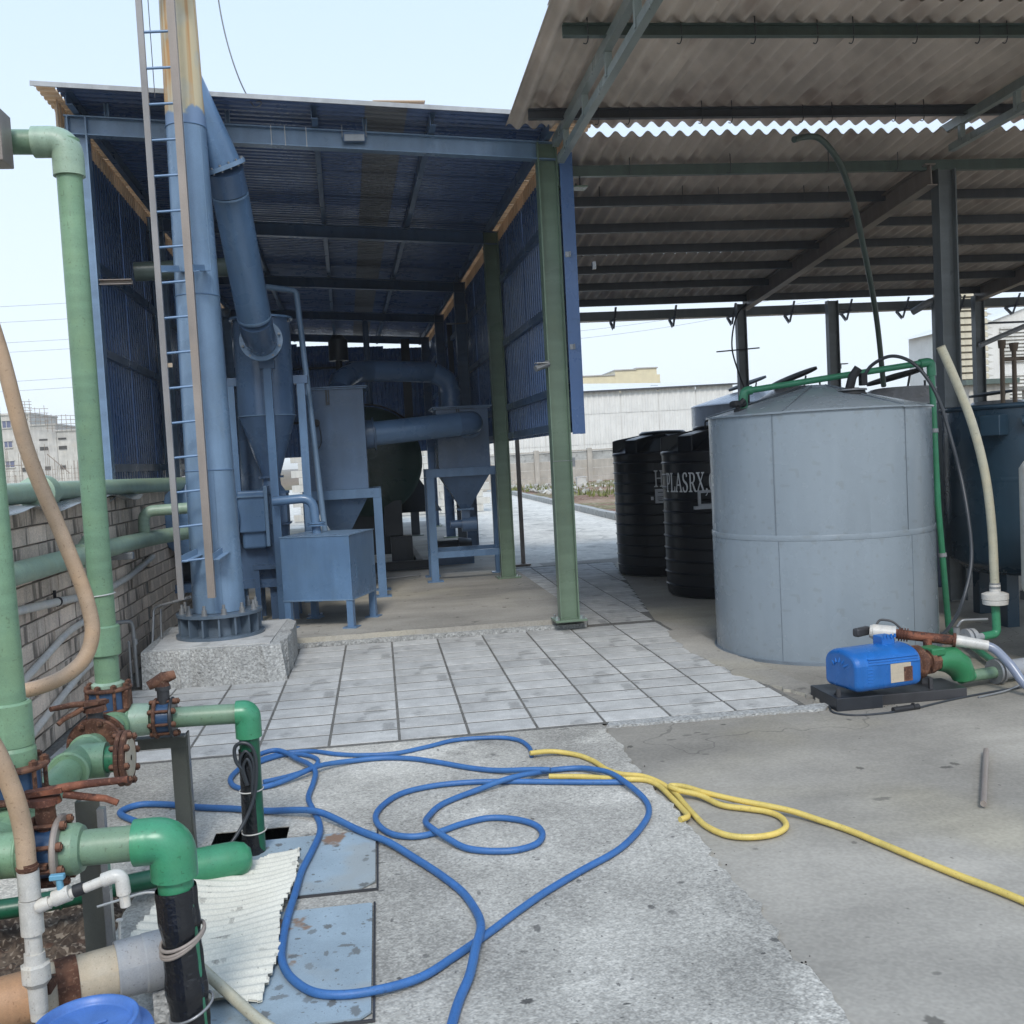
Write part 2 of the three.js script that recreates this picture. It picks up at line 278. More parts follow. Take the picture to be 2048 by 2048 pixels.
const texClean = tex(512, 512, (u, v) => { const k = 0.93 + (fbm(u, v, 3, 5, 211) - 0.5) * 0.10 + (fbm(u, v, 30, 3, 213, 4) - 0.5) * 0.04; return mix([k, k, k], [0.80, 0.77, 0.72], sm(0.80, 0.88, vn(u * 60, v * 60, 60, 60, 215)) * 0.25); }, 2.2);
const P = (r, g, b, rough = 0.55, metal = 0, extra = {}) => mat({ color: lin(r, g, b), map: texPaint, roughness: rough, metalness: metal, roughnessMap: texPaintR, bumpMap: texFineB, bumpScale: 0.0006, ...extra });
const VC = (r, g, b, rough = 0.42) => mat({ color: lin(r, g, b), map: texPvc, roughness: rough, bumpMap: texFineB, bumpScale: 0.0006 });
const M = {
  apron: mat({ color: lin(0.79, 0.765, 0.72), map: texApron, roughness: 0.95, bumpMap: texApronB, bumpScale: 0.004 }),
  floor: mat({ color: lin(0.69, 0.665, 0.62), map: texFloor, roughness: 0.82, bumpMap: texFloorB, bumpScale: 0.002 }),
  slab: mat({ color: lin(0.75, 0.73, 0.695), map: texFloor, roughness: 0.85, bumpMap: texFloorB, bumpScale: 0.003 }),
  tile: mat({ color: lin(0.79, 0.78, 0.765), map: texTile, roughness: 0.9, bumpMap: texApronB, bumpScale: 0.0018 }),
  tileB: mat({ color: lin(0.755, 0.75, 0.74), map: texTile, roughness: 0.9, bumpMap: texApronB, bumpScale: 0.0018 }),
  tileC: mat({ color: lin(0.82, 0.81, 0.79), map: texTile, roughness: 0.9, bumpMap: texApronB, bumpScale: 0.0018 }),
  mortar: mat({ color: lin(0.30, 0.29, 0.275), map: texRough, roughness: 1, bumpMap: texRoughB, bumpScale: 0.005 }),
  road: mat({ color: lin(1.0, 0.95, 0.86), map: texTile, roughness: 0.9 }),
  ground: mat({ color: lin(0.55, 0.50, 0.44), map: texVerge, roughness: 1 }),
  verge: mat({ color: lin(0.75, 0.70, 0.64), map: texVerge, roughness: 1 }),
  soil: mat({ color: lin(0.85, 0.82, 0.8), map: texSoil, roughness: 1 }),
  rough: mat({ color: lin(0.76, 0.765, 0.77), map: texRough, roughness: 1, bumpMap: texRoughB, bumpScale: 0.012 }),
  kerb: mat({ color: lin(0.62, 0.62, 0.60), map: texTile, roughness: 0.95 }),
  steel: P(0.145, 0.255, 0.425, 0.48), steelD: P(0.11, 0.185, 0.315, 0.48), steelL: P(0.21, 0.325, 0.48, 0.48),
  sheetB: P(0.085, 0.165, 0.35, 0.45, 0, { map: texClean }), roofB: P(0.09, 0.16, 0.35, 0.5, 0, { map: texClean }), beige: new THREE.MeshPhysicalMaterial({ color: lin(0.92, 0.75, 0.56), map: texPaint, roughness: 0.95, transmission: 0.5, thickness: 0 }), sky2: P(0.19, 0.20, 0.22, 0.7),
  sage: P(0.19, 0.27, 0.19, 0.5), sageD: P(0.115, 0.155, 0.135, 0.55), trussP: P(0.33, 0.38, 0.36, 0.5), purlin: P(0.085, 0.09, 0.10, 0.6), postP: P(0.20, 0.22, 0.225, 0.55),
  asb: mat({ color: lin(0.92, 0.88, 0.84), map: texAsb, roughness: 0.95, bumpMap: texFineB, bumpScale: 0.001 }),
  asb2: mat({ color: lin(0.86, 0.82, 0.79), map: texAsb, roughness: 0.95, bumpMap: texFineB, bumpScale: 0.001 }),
  primer: P(0.34, 0.29, 0.255, 0.65), ladder: P(0.30, 0.29, 0.29, 0.6),
  green: VC(0.235, 0.40, 0.25), greenP: VC(0.37, 0.51, 0.385), greenF: VC(0.06, 0.31, 0.165, 0.32), greenW: VC(0.20, 0.32, 0.215), greenD: VC(0.012, 0.12, 0.062, 0.35),
  rust: mat({ color: lin(1, 1, 1), map: texRust, roughness: 0.9, bumpMap: texRustB, bumpScale: 0.002 }),
  rustR: mat({ color: lin(1.0, 0.74, 0.66), map: texRust, roughness: 0.8, bumpMap: texRustB, bumpScale: 0.0015 }),
  valveB: P(0.045, 0.10, 0.20, 0.5), iron: P(0.055, 0.055, 0.06, 0.6), olive: P(0.12, 0.125, 0.11, 0.55),
  tank: P(0.275, 0.325, 0.37, 0.42, 0, { map: texClean }), tankSeam: P(0.20, 0.24, 0.28, 0.5), tankDk: P(0.035, 0.075, 0.115, 0.45), tankW: P(0.62, 0.63, 0.66, 0.45), tankG: P(0.46, 0.48, 0.50, 0.45), tankN: P(0.05, 0.07, 0.12, 0.42),
  black: new THREE.MeshPhysicalMaterial({ color: lin(0.004, 0.0045, 0.007), roughness: 0.3, specularIntensity: 0.6 }),
  blackM: mat({ color: lin(0.016, 0.016, 0.018), roughness: 0.6, bumpMap: texFineB, bumpScale: 0.001 }),
  wrap: mat({ color: lin(0.010, 0.011, 0.014), roughness: 0.24, bumpMap: texFineB, bumpScale: 0.004 }),
  print: mat({ color: lin(0.50, 0.51, 0.52), roughness: 0.7 }),
  paper: mat({ color: lin(0.60, 0.62, 0.66), map: texPaint, roughness: 0.8 }),
  white: VC(0.72, 0.71, 0.68, 0.4), pvcW: VC(0.70, 0.68, 0.63, 0.38), pvcG: VC(0.40, 0.42, 0.45, 0.45), pvcC: VC(0.60, 0.52, 0.40, 0.55), pvcO: VC(0.62, 0.36, 0.20, 0.55),
  hoseC: VC(0.52, 0.37, 0.25, 0.45), hoseB: mat({ color: lin(0.05, 0.175, 0.46), map: texPvc, roughness: 0.5 }), hoseY: mat({ color: lin(0.80, 0.62, 0.17), map: texPvc, roughness: 0.5 }), hoseI: VC(0.56, 0.54, 0.42, 0.35), hoseK: mat({ color: lin(0.03, 0.035, 0.042), roughness: 0.4 }),
  hoseT: new THREE.MeshPhysicalMaterial({ color: lin(0.30, 0.34, 0.44), roughness: 0.25, transmission: 0.35, thickness: 0 }),
  motor: P(0.02, 0.17, 0.56, 0.42), pump: P(0.035, 0.22, 0.09, 0.5), bluePl: mat({ color: lin(0.085, 0.205, 0.55), map: texPaint, roughness: 0.4 }),
  tapB: mat({ color: lin(0.12, 0.30, 0.42), roughness: 0.5 }), galv: P(0.34, 0.35, 0.36, 0.45, 0.4), steelG: P(0.12, 0.165, 0.22, 0.55),
  plate: mat({ color: lin(1, 1, 1), map: texPlate, roughness: 0.6, metalness: 0, bumpMap: texFineB, bumpScale: 0.001 }),
  fibre: mat({ color: lin(1, 1, 1), map: texCream, roughness: 0.85 }),
  brick: mat({ color: lin(0.86, 0.84, 0.82), map: texBrick, roughness: 1, bumpMap: texApronB, bumpScale: 0.004 }),
  brick2: mat({ color: lin(0.76, 0.745, 0.73), map: texBrick, roughness: 1, bumpMap: texApronB, bumpScale: 0.004 }),
  brick3: mat({ color: lin(0.98, 0.95, 0.92), map: texBrick, roughness: 1, bumpMap: texApronB, bumpScale: 0.004 }),
  joint: mat({ color: lin(0.36, 0.335, 0.31), map: texRough, roughness: 1 }),
  stackTop: mat({ color: lin(0.92, 0.92, 0.92), map: texStack, roughness: 0.6 }),
  boiler: P(0.012, 0.055, 0.04, 0.5), dull: P(0.03, 0.035, 0.045, 0.6),
  cladW: P(0.82, 0.81, 0.77, 0.6, 0, { map: texClean }), cladY: P(0.80, 0.70, 0.46, 0.7, 0, { map: texClean }), bld: P(0.62, 0.585, 0.52, 0.8), bld2: P(0.56, 0.53, 0.48, 0.8), glass: mat({ color: lin(0.12, 0.13, 0.20), roughness: 0.25 }), dark: mat({ color: lin(0.06, 0.055, 0.05), roughness: 0.9 }),
  panel: P(0.52, 0.48, 0.42, 0.9), louvre: P(0.64, 0.57, 0.42, 0.7), louvreW: P(0.68, 0.66, 0.60, 0.7), whiteWall: P(0.74, 0.72, 0.66, 0.8), wire: mat({ color: lin(0.25, 0.27, 0.28), roughness: 0.7 }), rebar: mat({ color: lin(0.22, 0.17, 0.13), roughness: 0.9 }), stone: mat({ color: lin(0.40, 0.385, 0.36), roughness: 1 }), leaf: mat({ color: lin(0.10, 0.13, 0.04), roughness: 0.9 })
};
// ---------------------------------------------------------------- the ground
const pit = [[-0.78, -4.06], [-0.47, -4.06], [-0.47, -4.44], [-0.78, -4.44]];
const bedHole = [[-1.90, -1.2], [-0.70, -1.2], [-0.70, -4.0], [-1.90, -4.0]];
struct('ground', sheet([[-400, 200], [400, 200], [400, -600], [-400, -600]], -0.05, [pit, bedHole]), M.ground);
{ // rough apron between the wall and the canopy floor, with a broken right edge and the opening for the pipes
  const edge = jag([1.17, 5], [1.17, -5.6], 220, 0.014, 0.009);
  const bedEdge = jag([-0.93, -1.0], [-0.99, -3.98], 22, 0.012, 0.006);
  const out = [...edge, [1.17, -5.62], [-2.0, -5.62], [-2.0, -4.0], [-1.6, -3.97], [-1.3, -3.92], [-1.1, -3.99], ...bedEdge.reverse(), [-0.9, -1.0], [-2.0, -1.0], [-2.0, 5]];
  struct('concrete_apron', sheet(out, 0, [pit], 0.06), M.apron);
  const r = jag([1.17, 5], [1.17, -5.6], 90, 0.0, 0.0);
  struct('canopy_floor', sheet([[1.1, 6], [14, 6], [14, -14.4], [2.2, -14.4], [2.2, -5.66], [1.1, -5.66]], -0.016), M.floor);
  // soil bed under the pipes
  const g = new THREE.PlaneGeometry(1.3, 3.2, 130, 260); g.rotateX(-Math.PI / 2); g.translate(-1.4, -0.06, -2.5);
  const p = g.attributes.position; for (let i = 0; i < p.count; i++) { const x = p.getX(i), z = p.getZ(i); const n = fbm(x * 0.5 + 3, z * 0.3 + 5, 9, 4, 301) - 0.5, c = vn(x * 38, z * 38, 4096, 4096, 303), c2 = vn(x * 75, z * 75, 4096, 4096, 305); p.setY(i, -0.045 + n * 0.08 + Math.max(0, c - 0.55) * 0.05 + Math.max(0, c2 - 0.5) * 0.03 - 0.0); }
  g.computeVertexNormals(); struct('soil_bed', uvm(g), M.soil);
  // pit round the far pipe
  const [x0, x1, z0, z1] = [-0.78, -0.47, -4.44, -4.06];
  struct('pipe_pit', join([box(x0 - 0.05, x0, -0.6, -0.004, z0 - 0.05, z1 + 0.05), box(x1, x1 + 0.05, -0.6, -0.004, z0 - 0.05, z1 + 0.05), box(x0, x1, -0.6, -0.004, z0 - 0.05, z0), box(x0, x1, -0.6, -0.004, z1, z1 + 0.05), box(x0 - 0.05, x1 + 0.05, -0.66, -0.6, z0 - 0.05, z1 + 0.05)]), M.dull);
  // loose aggregate washed along the apron's edge and round the tank's foot
  const rough = []; for (let k = 0; k < 150; k++) { const t = rnd(), side = rnd() < 0.6; const x = side ? 1.17 + rr(-0.02, 0.05) * rnd() : rr(2.38, 2.9), z = side ? -5.6 + 4.2 * t : rr(-5.75, -5.5); const s = rr(0.0015, 0.0045); const q = new THREE.IcosahedronGeometry(s, 0); q.scale(1, 0.6, 1); q.translate(x, -0.015 + s * 0.4, z); rough.push(q); }
  const o = struct('loose_aggregate', join(rough.map(uvm)), M.rough); o.userData = { kind: 'stuff', label: 'crumbled grit along the broken edge of the concrete apron', category: 'grit' };
}
{ // scored paving, one mesh per tile
  const pave = struct('tiled_pavement');
  const lim = z => 2.40 + Math.max(0, -z - 9.0) * 0.155;
  part(pave, 'joint_filler', join([sheet([[-2.0, -5.64], ...jag([2.40, -5.64], [2.40, -8.9], 30, 0.004, 0.004), [2.40, -8.9], [-2.0, -8.9]], -0.0045), sheet([[1.62, -8.9], [2.39, -8.9], [2.97, -12.6], [2.97, -13.9], [1.62, -13.9]], -0.0045)]), M.mortar);
  const dx = 0.39, dz = 0.2425, X0 = -0.75, mats = [M.tile, M.tileB, M.tileC, M.tile];
  const variants = []; for (let k = 0; k < 9; k++) { const g = uvm(new RoundedBoxGeometry(dx - 0.015, 0.03, dz - 0.030, 1, 0.003), rr(0, 2), rr(0, 2)); variants.push(g); }
  let n = 0;
  const tile = (cx, cz, w = dx) => { const m = part(pave, 'paving_tile', variants[n % 9], mats[(n * 7 + ((n / 5) | 0)) % 4]); m.scale.x = (w - 0.015) / (dx - 0.015); m.position.set(cx, -0.015 + rr(-0.001, 0.001), cz); m.rotation.set(rr(-0.002, 0.002), rr(-0.003, 0.003), rr(-0.0015, 0.0015)); n++; };
  for (let c = -3; c < 9; c++) for (let r = 0; r < 13; r++) {
    const x0 = X0 + dx * c, cz = -5.66 - dz * (r + 0.5), x1 = Math.min(x0 + dx, 2.40 + rr(-0.05, 0.01)); if (x0 < -1.93 || x1 - x0 < 0.07) continue; const cx = (x0 + x1) / 2;
    if (cx > -1.75 && cx < -0.75 && cz < -7.6 && cz > -8.7) continue;
    tile(cx, cz, x1 - x0);
  }
  for (let r = 0; r < 20; r++) for (let c = 0; c < 4; c++) { const cz = -8.93 - dz * (r + 0.5), x0 = 1.60 + dx * c, x1 = Math.min(x0 + dx, lim(cz)); if (x1 - x0 < 0.08) continue; tile((x0 + x1) / 2, cz, x1 - x0); }
  // cement feathered along the joint with the canopy floor, and worn over the last tiles beside the tank
  const st = [...jag([1.19, -5.585], [2.5, -5.54], 40, 0.012, 0.006), ...jag([2.56, -5.66], [1.19, -5.668], 40, 0.012, 0.004)];
  struct('mortar_strip', sheet(st, -0.002, [], 0.016), M.rough);
  struct('mortar_fillet', sheet([...jag([2.56, -5.6], [2.28, -6.6], 24, 0.02, 0.012), ...jag([2.28, -6.6], [2.24, -7.4], 12, 0.02, 0.01), ...jag([2.24, -7.4], [2.34, -8.4], 14, 0.02, 0.01), ...jag([2.55, -8.3], [2.53, -7.2], 10, 0.01), ...jag([2.53, -7.2], [2.66, -5.64], 18, 0.012, 0.01)], 0.002, [], 0.022), M.slab);
}
{ // raised floor of the blue shed, its front edge broken
  const out = [...jag([-2.35, -8.86], [1.74, -8.86], 90, 0.008, 0.006), [1.74, -8.88], [1.66, -14], [1.3, -24.5], [-3.0, -24.5]];
  struct('shed_floor', sheet(out, 0.08, [], 0.12), M.slab);
  const lip = [...jag([-0.78, -8.82], [1.78, -8.80], 70, 0.012, 0.01), ...jag([1.78, -8.93], [-0.78, -8.93], 70, 0.004, 0)];
  struct('broken_slab_edge', sheet(lip, 0.035, [], 0.06), M.rough);
  struct('road', sheet([[-60, -13.9], [5.15, -13.9], [5.15, -70], [-60, -70]], -0.02), M.road);
  const k = struct('kerb'); for (let i = 0; i < 26; i++) { const m = part(k, 'kerb_stone', box(5.16, 5.34, -0.04, 0.13, -0.98, 0, 0.015), M.kerb); m.position.set(rr(-0.008, 0.008), rr(-0.006, 0.006), -14.2 - i); }
  const g = new THREE.PlaneGeometry(40, 32, 160, 128); g.rotateX(-Math.PI / 2); g.translate(25.3, 0, -30.3); const p = g.attributes.position;
  for (let i = 0; i < p.count; i++) { const x = p.getX(i), z = p.getZ(i); p.setY(i, 0.06 + 0.12 * (fbm(x / 40, -z / 40, 18, 4, 401)) + 0.1 * sm(6, 9, x)); } g.computeVertexNormals(); struct('verge', uvm(g), M.verge);
  const stone = new THREE.IcosahedronGeometry(0.1, 0), inst = new THREE.InstancedMesh(stone, M.stone, 700); const mtx = new THREE.Matrix4(), col = new THREE.Color();
  for (let i = 0; i < 700; i++) { const x = 5.6 + rnd() * 9, z = -44 + Math.pow(rnd(), 1.3) * 10; const s = rr(0.3, 1.3); mtx.compose(V(x, 0.13 + 0.04 * s, z), new THREE.Quaternion().setFromEuler(new THREE.Euler(rr(0, 3), rr(0, 3), rr(0, 3))), V(s, s * 0.45, s)); inst.setMatrixAt(i, mtx); const k2 = rr(0.7, 1.3); col.setRGB(k2, k2, k2 * 0.97); inst.setColorAt(i, col); }
  inst.name = 'rubble'; inst.userData = { kind: 'stuff', label: 'pale rubble strewn along the far compound wall', category: 'rubble' }; inst.castShadow = inst.receiveShadow = true; scene.add(inst);
  const blade = new THREE.ConeGeometry(0.03, 0.3, 3); blade.translate(0, 0.15, 0); const grass = new THREE.InstancedMesh(blade, M.leaf, 700);
  for (let i = 0; i < 700; i++) { const c = i % 40, cx = 5.7 + ((c * 37) % 23) / 23 * 6, cz = -41 + ((c * 53) % 29) / 29 * 14; mtx.compose(V(cx + rr(-0.5, 0.5), 0.12, cz + rr(-0.5, 0.5)), new THREE.Quaternion().setFromEuler(new THREE.Euler(rr(-0.6, 0.6), rr(0, 6), rr(-0.6, 0.6))), V(1, rr(0.4, 1.2), 1)); grass.setMatrixAt(i, mtx); const k2 = rr(0.7, 1.6); col.setRGB(k2 * 1.2, k2, k2 * 0.7); grass.setColorAt(i, col); }
  grass.name = 'weeds'; grass.userData = { kind: 'stuff', label: 'dry weeds growing on the verge behind the kerb', category: 'weeds' }; grass.castShadow = grass.receiveShadow = true; scene.add(grass);
}
// ---------------------------------------------------------------- blue steel shed
const shed = thing('steel_shed', 'open-fronted blue corrugated steel shed over the boiler plant', 'shed', [1.58, 0, -8.76], 0.03);
{
  const L = -3.78, D = -15.2, fz = [0, -3.4, -6.8, -10.2, -13.6]; const top = x => 4.20 + (-x) * 0.058; // underside of purlins
  const S = (n, g, m, l) => part(shed, n, g, m, l);
  // columns: web faces the front
  fz.forEach((z, i) => {
    const c = S('column', section(shI(0.12, 0.17, 0.012, 0.010), [0, 0.09, z], [0, top(0) - 0.02, z], [0, 0, 1]), i < 2 ? M.sage : M.steelD, i === 0 ? 'sage green front column with base plate' : undefined);
    part(c, 'base_plate', box(-0.14, 0.14, 0.08, 0.1, z - 0.12, z + 0.12, 0.003), M.sage);
    if (i < 2) for (const sx of [-0.11, 0.11]) for (const sz of [-0.09, 0.09]) part(c, 'anchor_bolt', cyl([sx, 0.1, z + sz], [sx, 0.125, z + sz], 0.01, 0.01, 6), M.galv);
    if (i < 4) S('column', section(shI(0.12, 0.15, 0.012, 0.010), [L, 0, z], [L, top(L) - 0.02, z], [0, 0, 1]), M.steelL);
  });
  // rafters
  fz.forEach((z, i) => { S('rafter', section(shI(0.1, 0.15, 0.010, 0.008), [L - 0.1, top(L - 0.1) - 0.085, z], [0.09, top(0) - 0.085 - 0.09 * 0.058, z], [0, 0, 1]), i ? M.steelD : M.steelL); });
  for (const x of [L - 0.02, -2.85, -1.95, -1.0, -0.02]) { S('purlin', section(shC(0.05, 0.10, 0.004), [x, top(x) + 0.05, 0.26], [x, top(x) + 0.05, D], [1, 0, 0]), M.steelD); }
  for (const x of [-3.55, -2.62, -1.52]) for (const z of [0.02]) { S('cleat', join([box(x - 0.018, x + 0.018, top(x), top(x) + 0.1, z - 0.02, z - 0.012), box(x - 0.018, x - 0.012, top(x), top(x) + 0.1, z - 0.012, z + 0.02), box(x + 0.012, x + 0.018, top(x), top(x) + 0.1, z - 0.012, z + 0.02)]), M.steelL); }
  // roof: ribbed sheets 1 m deep, three runs per row (blue, opaque grey strip, blue) and beige ends
  const rows = 16, rl = (-D + 0.34) / rows; const runs = [[-3.86, -1.52, M.roofB, 'roof_sheet'], [-1.52, -1.18, M.sky2, 'grey_roof_sheet'], [-1.18, 0.02, M.roofB, 'roof_sheet']];
  for (let r = 0; r < rows; r++) {
    const z0 = 0.34 - r * rl;
    for (const [x0, x1, m, nm] of runs) S(nm, corrugated(rl + 0.03, x1 - x0 + (x1 > 0 ? 0.02 : 0.006), 0.1, 0.0125, 'trap', (u, v, h) => { const x = x0 + v; return [x, top(x) + 0.125 + h + r * 0.0015, z0 - u]; }, 0.004, 1), m);
    S('eave_sheet', corrugated(rl + 0.02, 0.34, 0.1, 0.0125, 'trap', (u, v, h) => { const x = 0.03 + v; return [x, top(x) + 0.118 + h + r * 0.0015, z0 - u]; }, 0.004, 1), M.beige);
    S('eave_sheet', corrugated(rl + 0.02, 0.14, 0.1, 0.0125, 'trap', (u, v, h) => { const x = -3.87 - v; return [x, top(x) + 0.122 + h + r * 0.0015, z0 - u]; }, 0.004, 1), M.beige);
  }
  S('rake_trim', section(poly([[0, 0], [0.012, 0], [0.012, 0.035], [0, 0.035]]), [-4.02, top(-4.02) + 0.125, 0.36], [0.1, top(0.1) + 0.125, 0.36], [0, 0, 1]), M.tankG);
  S('roof_patch', cbox(-1.25, top(-1.25) + 0.145, 0.2, 0.42, 0.012, 0.32, 0.004), M.beige);
  // side walls: ribbed sheets on girts
  for (let i = 0; i < 15; i++) {
    const z0 = 0.10 - i * 1.02; const bot = 1.72 + (i === 0 ? 0.0 : 0.0);
    S('wall_sheet', corrugated(1.03, 4.11 - bot, 0.11, 0.018, 'trap', (u, v, h) => [0.135 + h + (i % 2) * 0.002, bot + v, z0 - u], 0.004, 1), M.sheetB);
    if (i > 0) S('wall_sheet', corrugated(1.03, 2.83, 0.11, 0.018, 'trap', (u, v, h) => [L - 0.12 - h, 1.5 + v, z0 - u], 0.004, 1), M.sheetB);
    else S('wall_sheet', corrugated(0.9, 2.83, 0.11, 0.018, 'trap', (u, v, h) => [L - 0.12 - h, 1.5 + v, z0 - 0.13 - u], 0.004, 1), M.sheetB);
  }
  for (const y of [1.78, 2.11, 2.87, 3.62]) { S('girt', section(shC(0.05, 0.07, 0.004), [0.075, y, 0.02], [0.075, y, D], [1, 0, 0]), M.steelD); if (y !== 2.11) S('girt', section(shC(0.05, 0.07, 0.004), [L - 0.06, y === 1.78 ? 1.62 : y - 0.25, 0.0], [L - 0.06, y === 1.78 ? 1.62 : y - 0.25, D], [-1, 0, 0]), M.steelD); }
  for (let i = 0; i < 15; i++) { const z0 = 0.06 - i * 1.02; S('fascia_sheet', corrugated(1.03, 0.22, 0.1, 0.0125, 'trap', (u, v, h) => [0.165 + h, 4.075 + v, z0 - u], 0.004, 1), M.beige); S('fascia_sheet', corrugated(1.03, 0.24, 0.1, 0.0125, 'trap', (u, v, h) => [L - 0.15 - h, 4.29 + v, z0 - u], 0.004, 1), M.beige); }
  S('corner_flashing', join([box(0.088, 0.20, 1.70, 4.08, 0.115, 0.120), box(0.196, 0.201, 1.70, 4.08, -0.06, 0.115)]), M.sheetB);
  for (const y of [3.2, 2.42]) S('flashing_clip', join([box(0.10, 0.135, y, y + 0.045, 0.112, 0.125), box(0.135, 0.14, y, y + 0.045, 0.112, 0.15)]), M.galv);
  S('cable_clip', join([box(0.085, 0.11, 1.42, 1.5, 0.02, 0.062), cyl([-0.085, 1.475, 0.063], [0.09, 1.475, 0.063], 0.003, 0.003, 6)]), M.galv);
  // rear wall, short of the roof so a slit of daylight shows
  for (let i = 0; i < 4; i++) S('rear_wall_sheet', corrugated(1.0, top(L + i * 0.97 + 0.9) - 0.055 - 1.75, 0.1, 0.0125, 'trap', (u, v, h) => [L + i * 0.97 + u, 1.75 + v, D + 0.1 + h], 0.004, 1), M.sheetB);
  S('rear_girt', section(shC(0.05, 0.08, 0.004), [L, 3.72, D + 0.14], [0, 3.72, D + 0.14], [0, 1, 0]), M.dull);
  S('rear_girt', section(shC(0.05, 0.08, 0.004), [L, 2.5, D + 0.14], [0, 2.5, D + 0.14], [0, 1, 0]), M.dull);
  for (const x of [-3.02, -2.65, -2.28, -2.17, -2.0]) S('cable_tie', box(x - 0.003, x + 0.003, top(x) - 0.165, top(x) - 0.005, 0.052, 0.056), M.white);
  S('stub_channel', section(shC(0.05, 0.04, 0.005), [L + 0.08, 3.1, 0.0], [L + 0.33, 3.1, 0.0], [0, 0, 1]), M.primer);
}
{ // things hung on the shed
  const f = thing('floodlight', 'small flat floodlight hung under the shed rafter', 'floodlight', [-0.03, 4.2, -8.66], 0.03);
  part(f, 'housing', cbox(0, 0.03, 0, 0.19, 0.085, 0.03, 0.01), M.steelD); part(f, 'lens', cbox(0, 0.02, 0.017, 0.165, 0.055, 0.006, 0.003), M.galv); part(f, 'bracket', join([box(-0.1, -0.095, 0.03, 0.13, -0.012, 0.012), box(0.095, 0.1, 0.03, 0.13, -0.012, 0.012)]), M.galv);
  const c = thing('security_camera', 'little bullet camera on the side of the green shed column', 'camera', [1.48, 2.3, -8.72], 0);
  part(c, 'body', cyl([-0.1, -0.03, 0.06], [0.02, 0.015, 0.01], 0.026, 0.03, 14), M.galv); part(c, 'sunshield', cbox(-0.045, 0.018, 0.045, 0.11, 0.006, 0.06, 0.002, 0.3), M.white); part(c, 'mount', cyl([0.01, 0, 0.01], [0.03, 0.05, 0.0], 0.01, 0.01, 8), M.galv);
  single('hanging_cable', 'thin pale cable drooping from above onto the shed rafter', 'cable', curve([[-1.0, 6.6, -8.3], [-1.02, 5.4, -8.34], [-0.98, 4.95, -8.38], [-0.9, 4.62, -8.42], [-0.83, 4.46, -8.45], [-0.79, 4.405, -8.44], [-0.75, 4.415, -8.43], [-0.74, 4.44, -8.43], [-0.78, 4.44, -8.43]], 0.0055, 70, 6), M.galv);
  const p = thing('conduit_bracket', 'small bent conduit high on the shed side wall', 'conduit', [1.2, 3.5, -14.0]);
  partW(p, 'pipe', pipe([[1.38, 3.72, -14.6], [1.38, 3.45, -14.6], [1.08, 3.45, -14.6]], 0.012, 0.03, 8), M.galv);
}
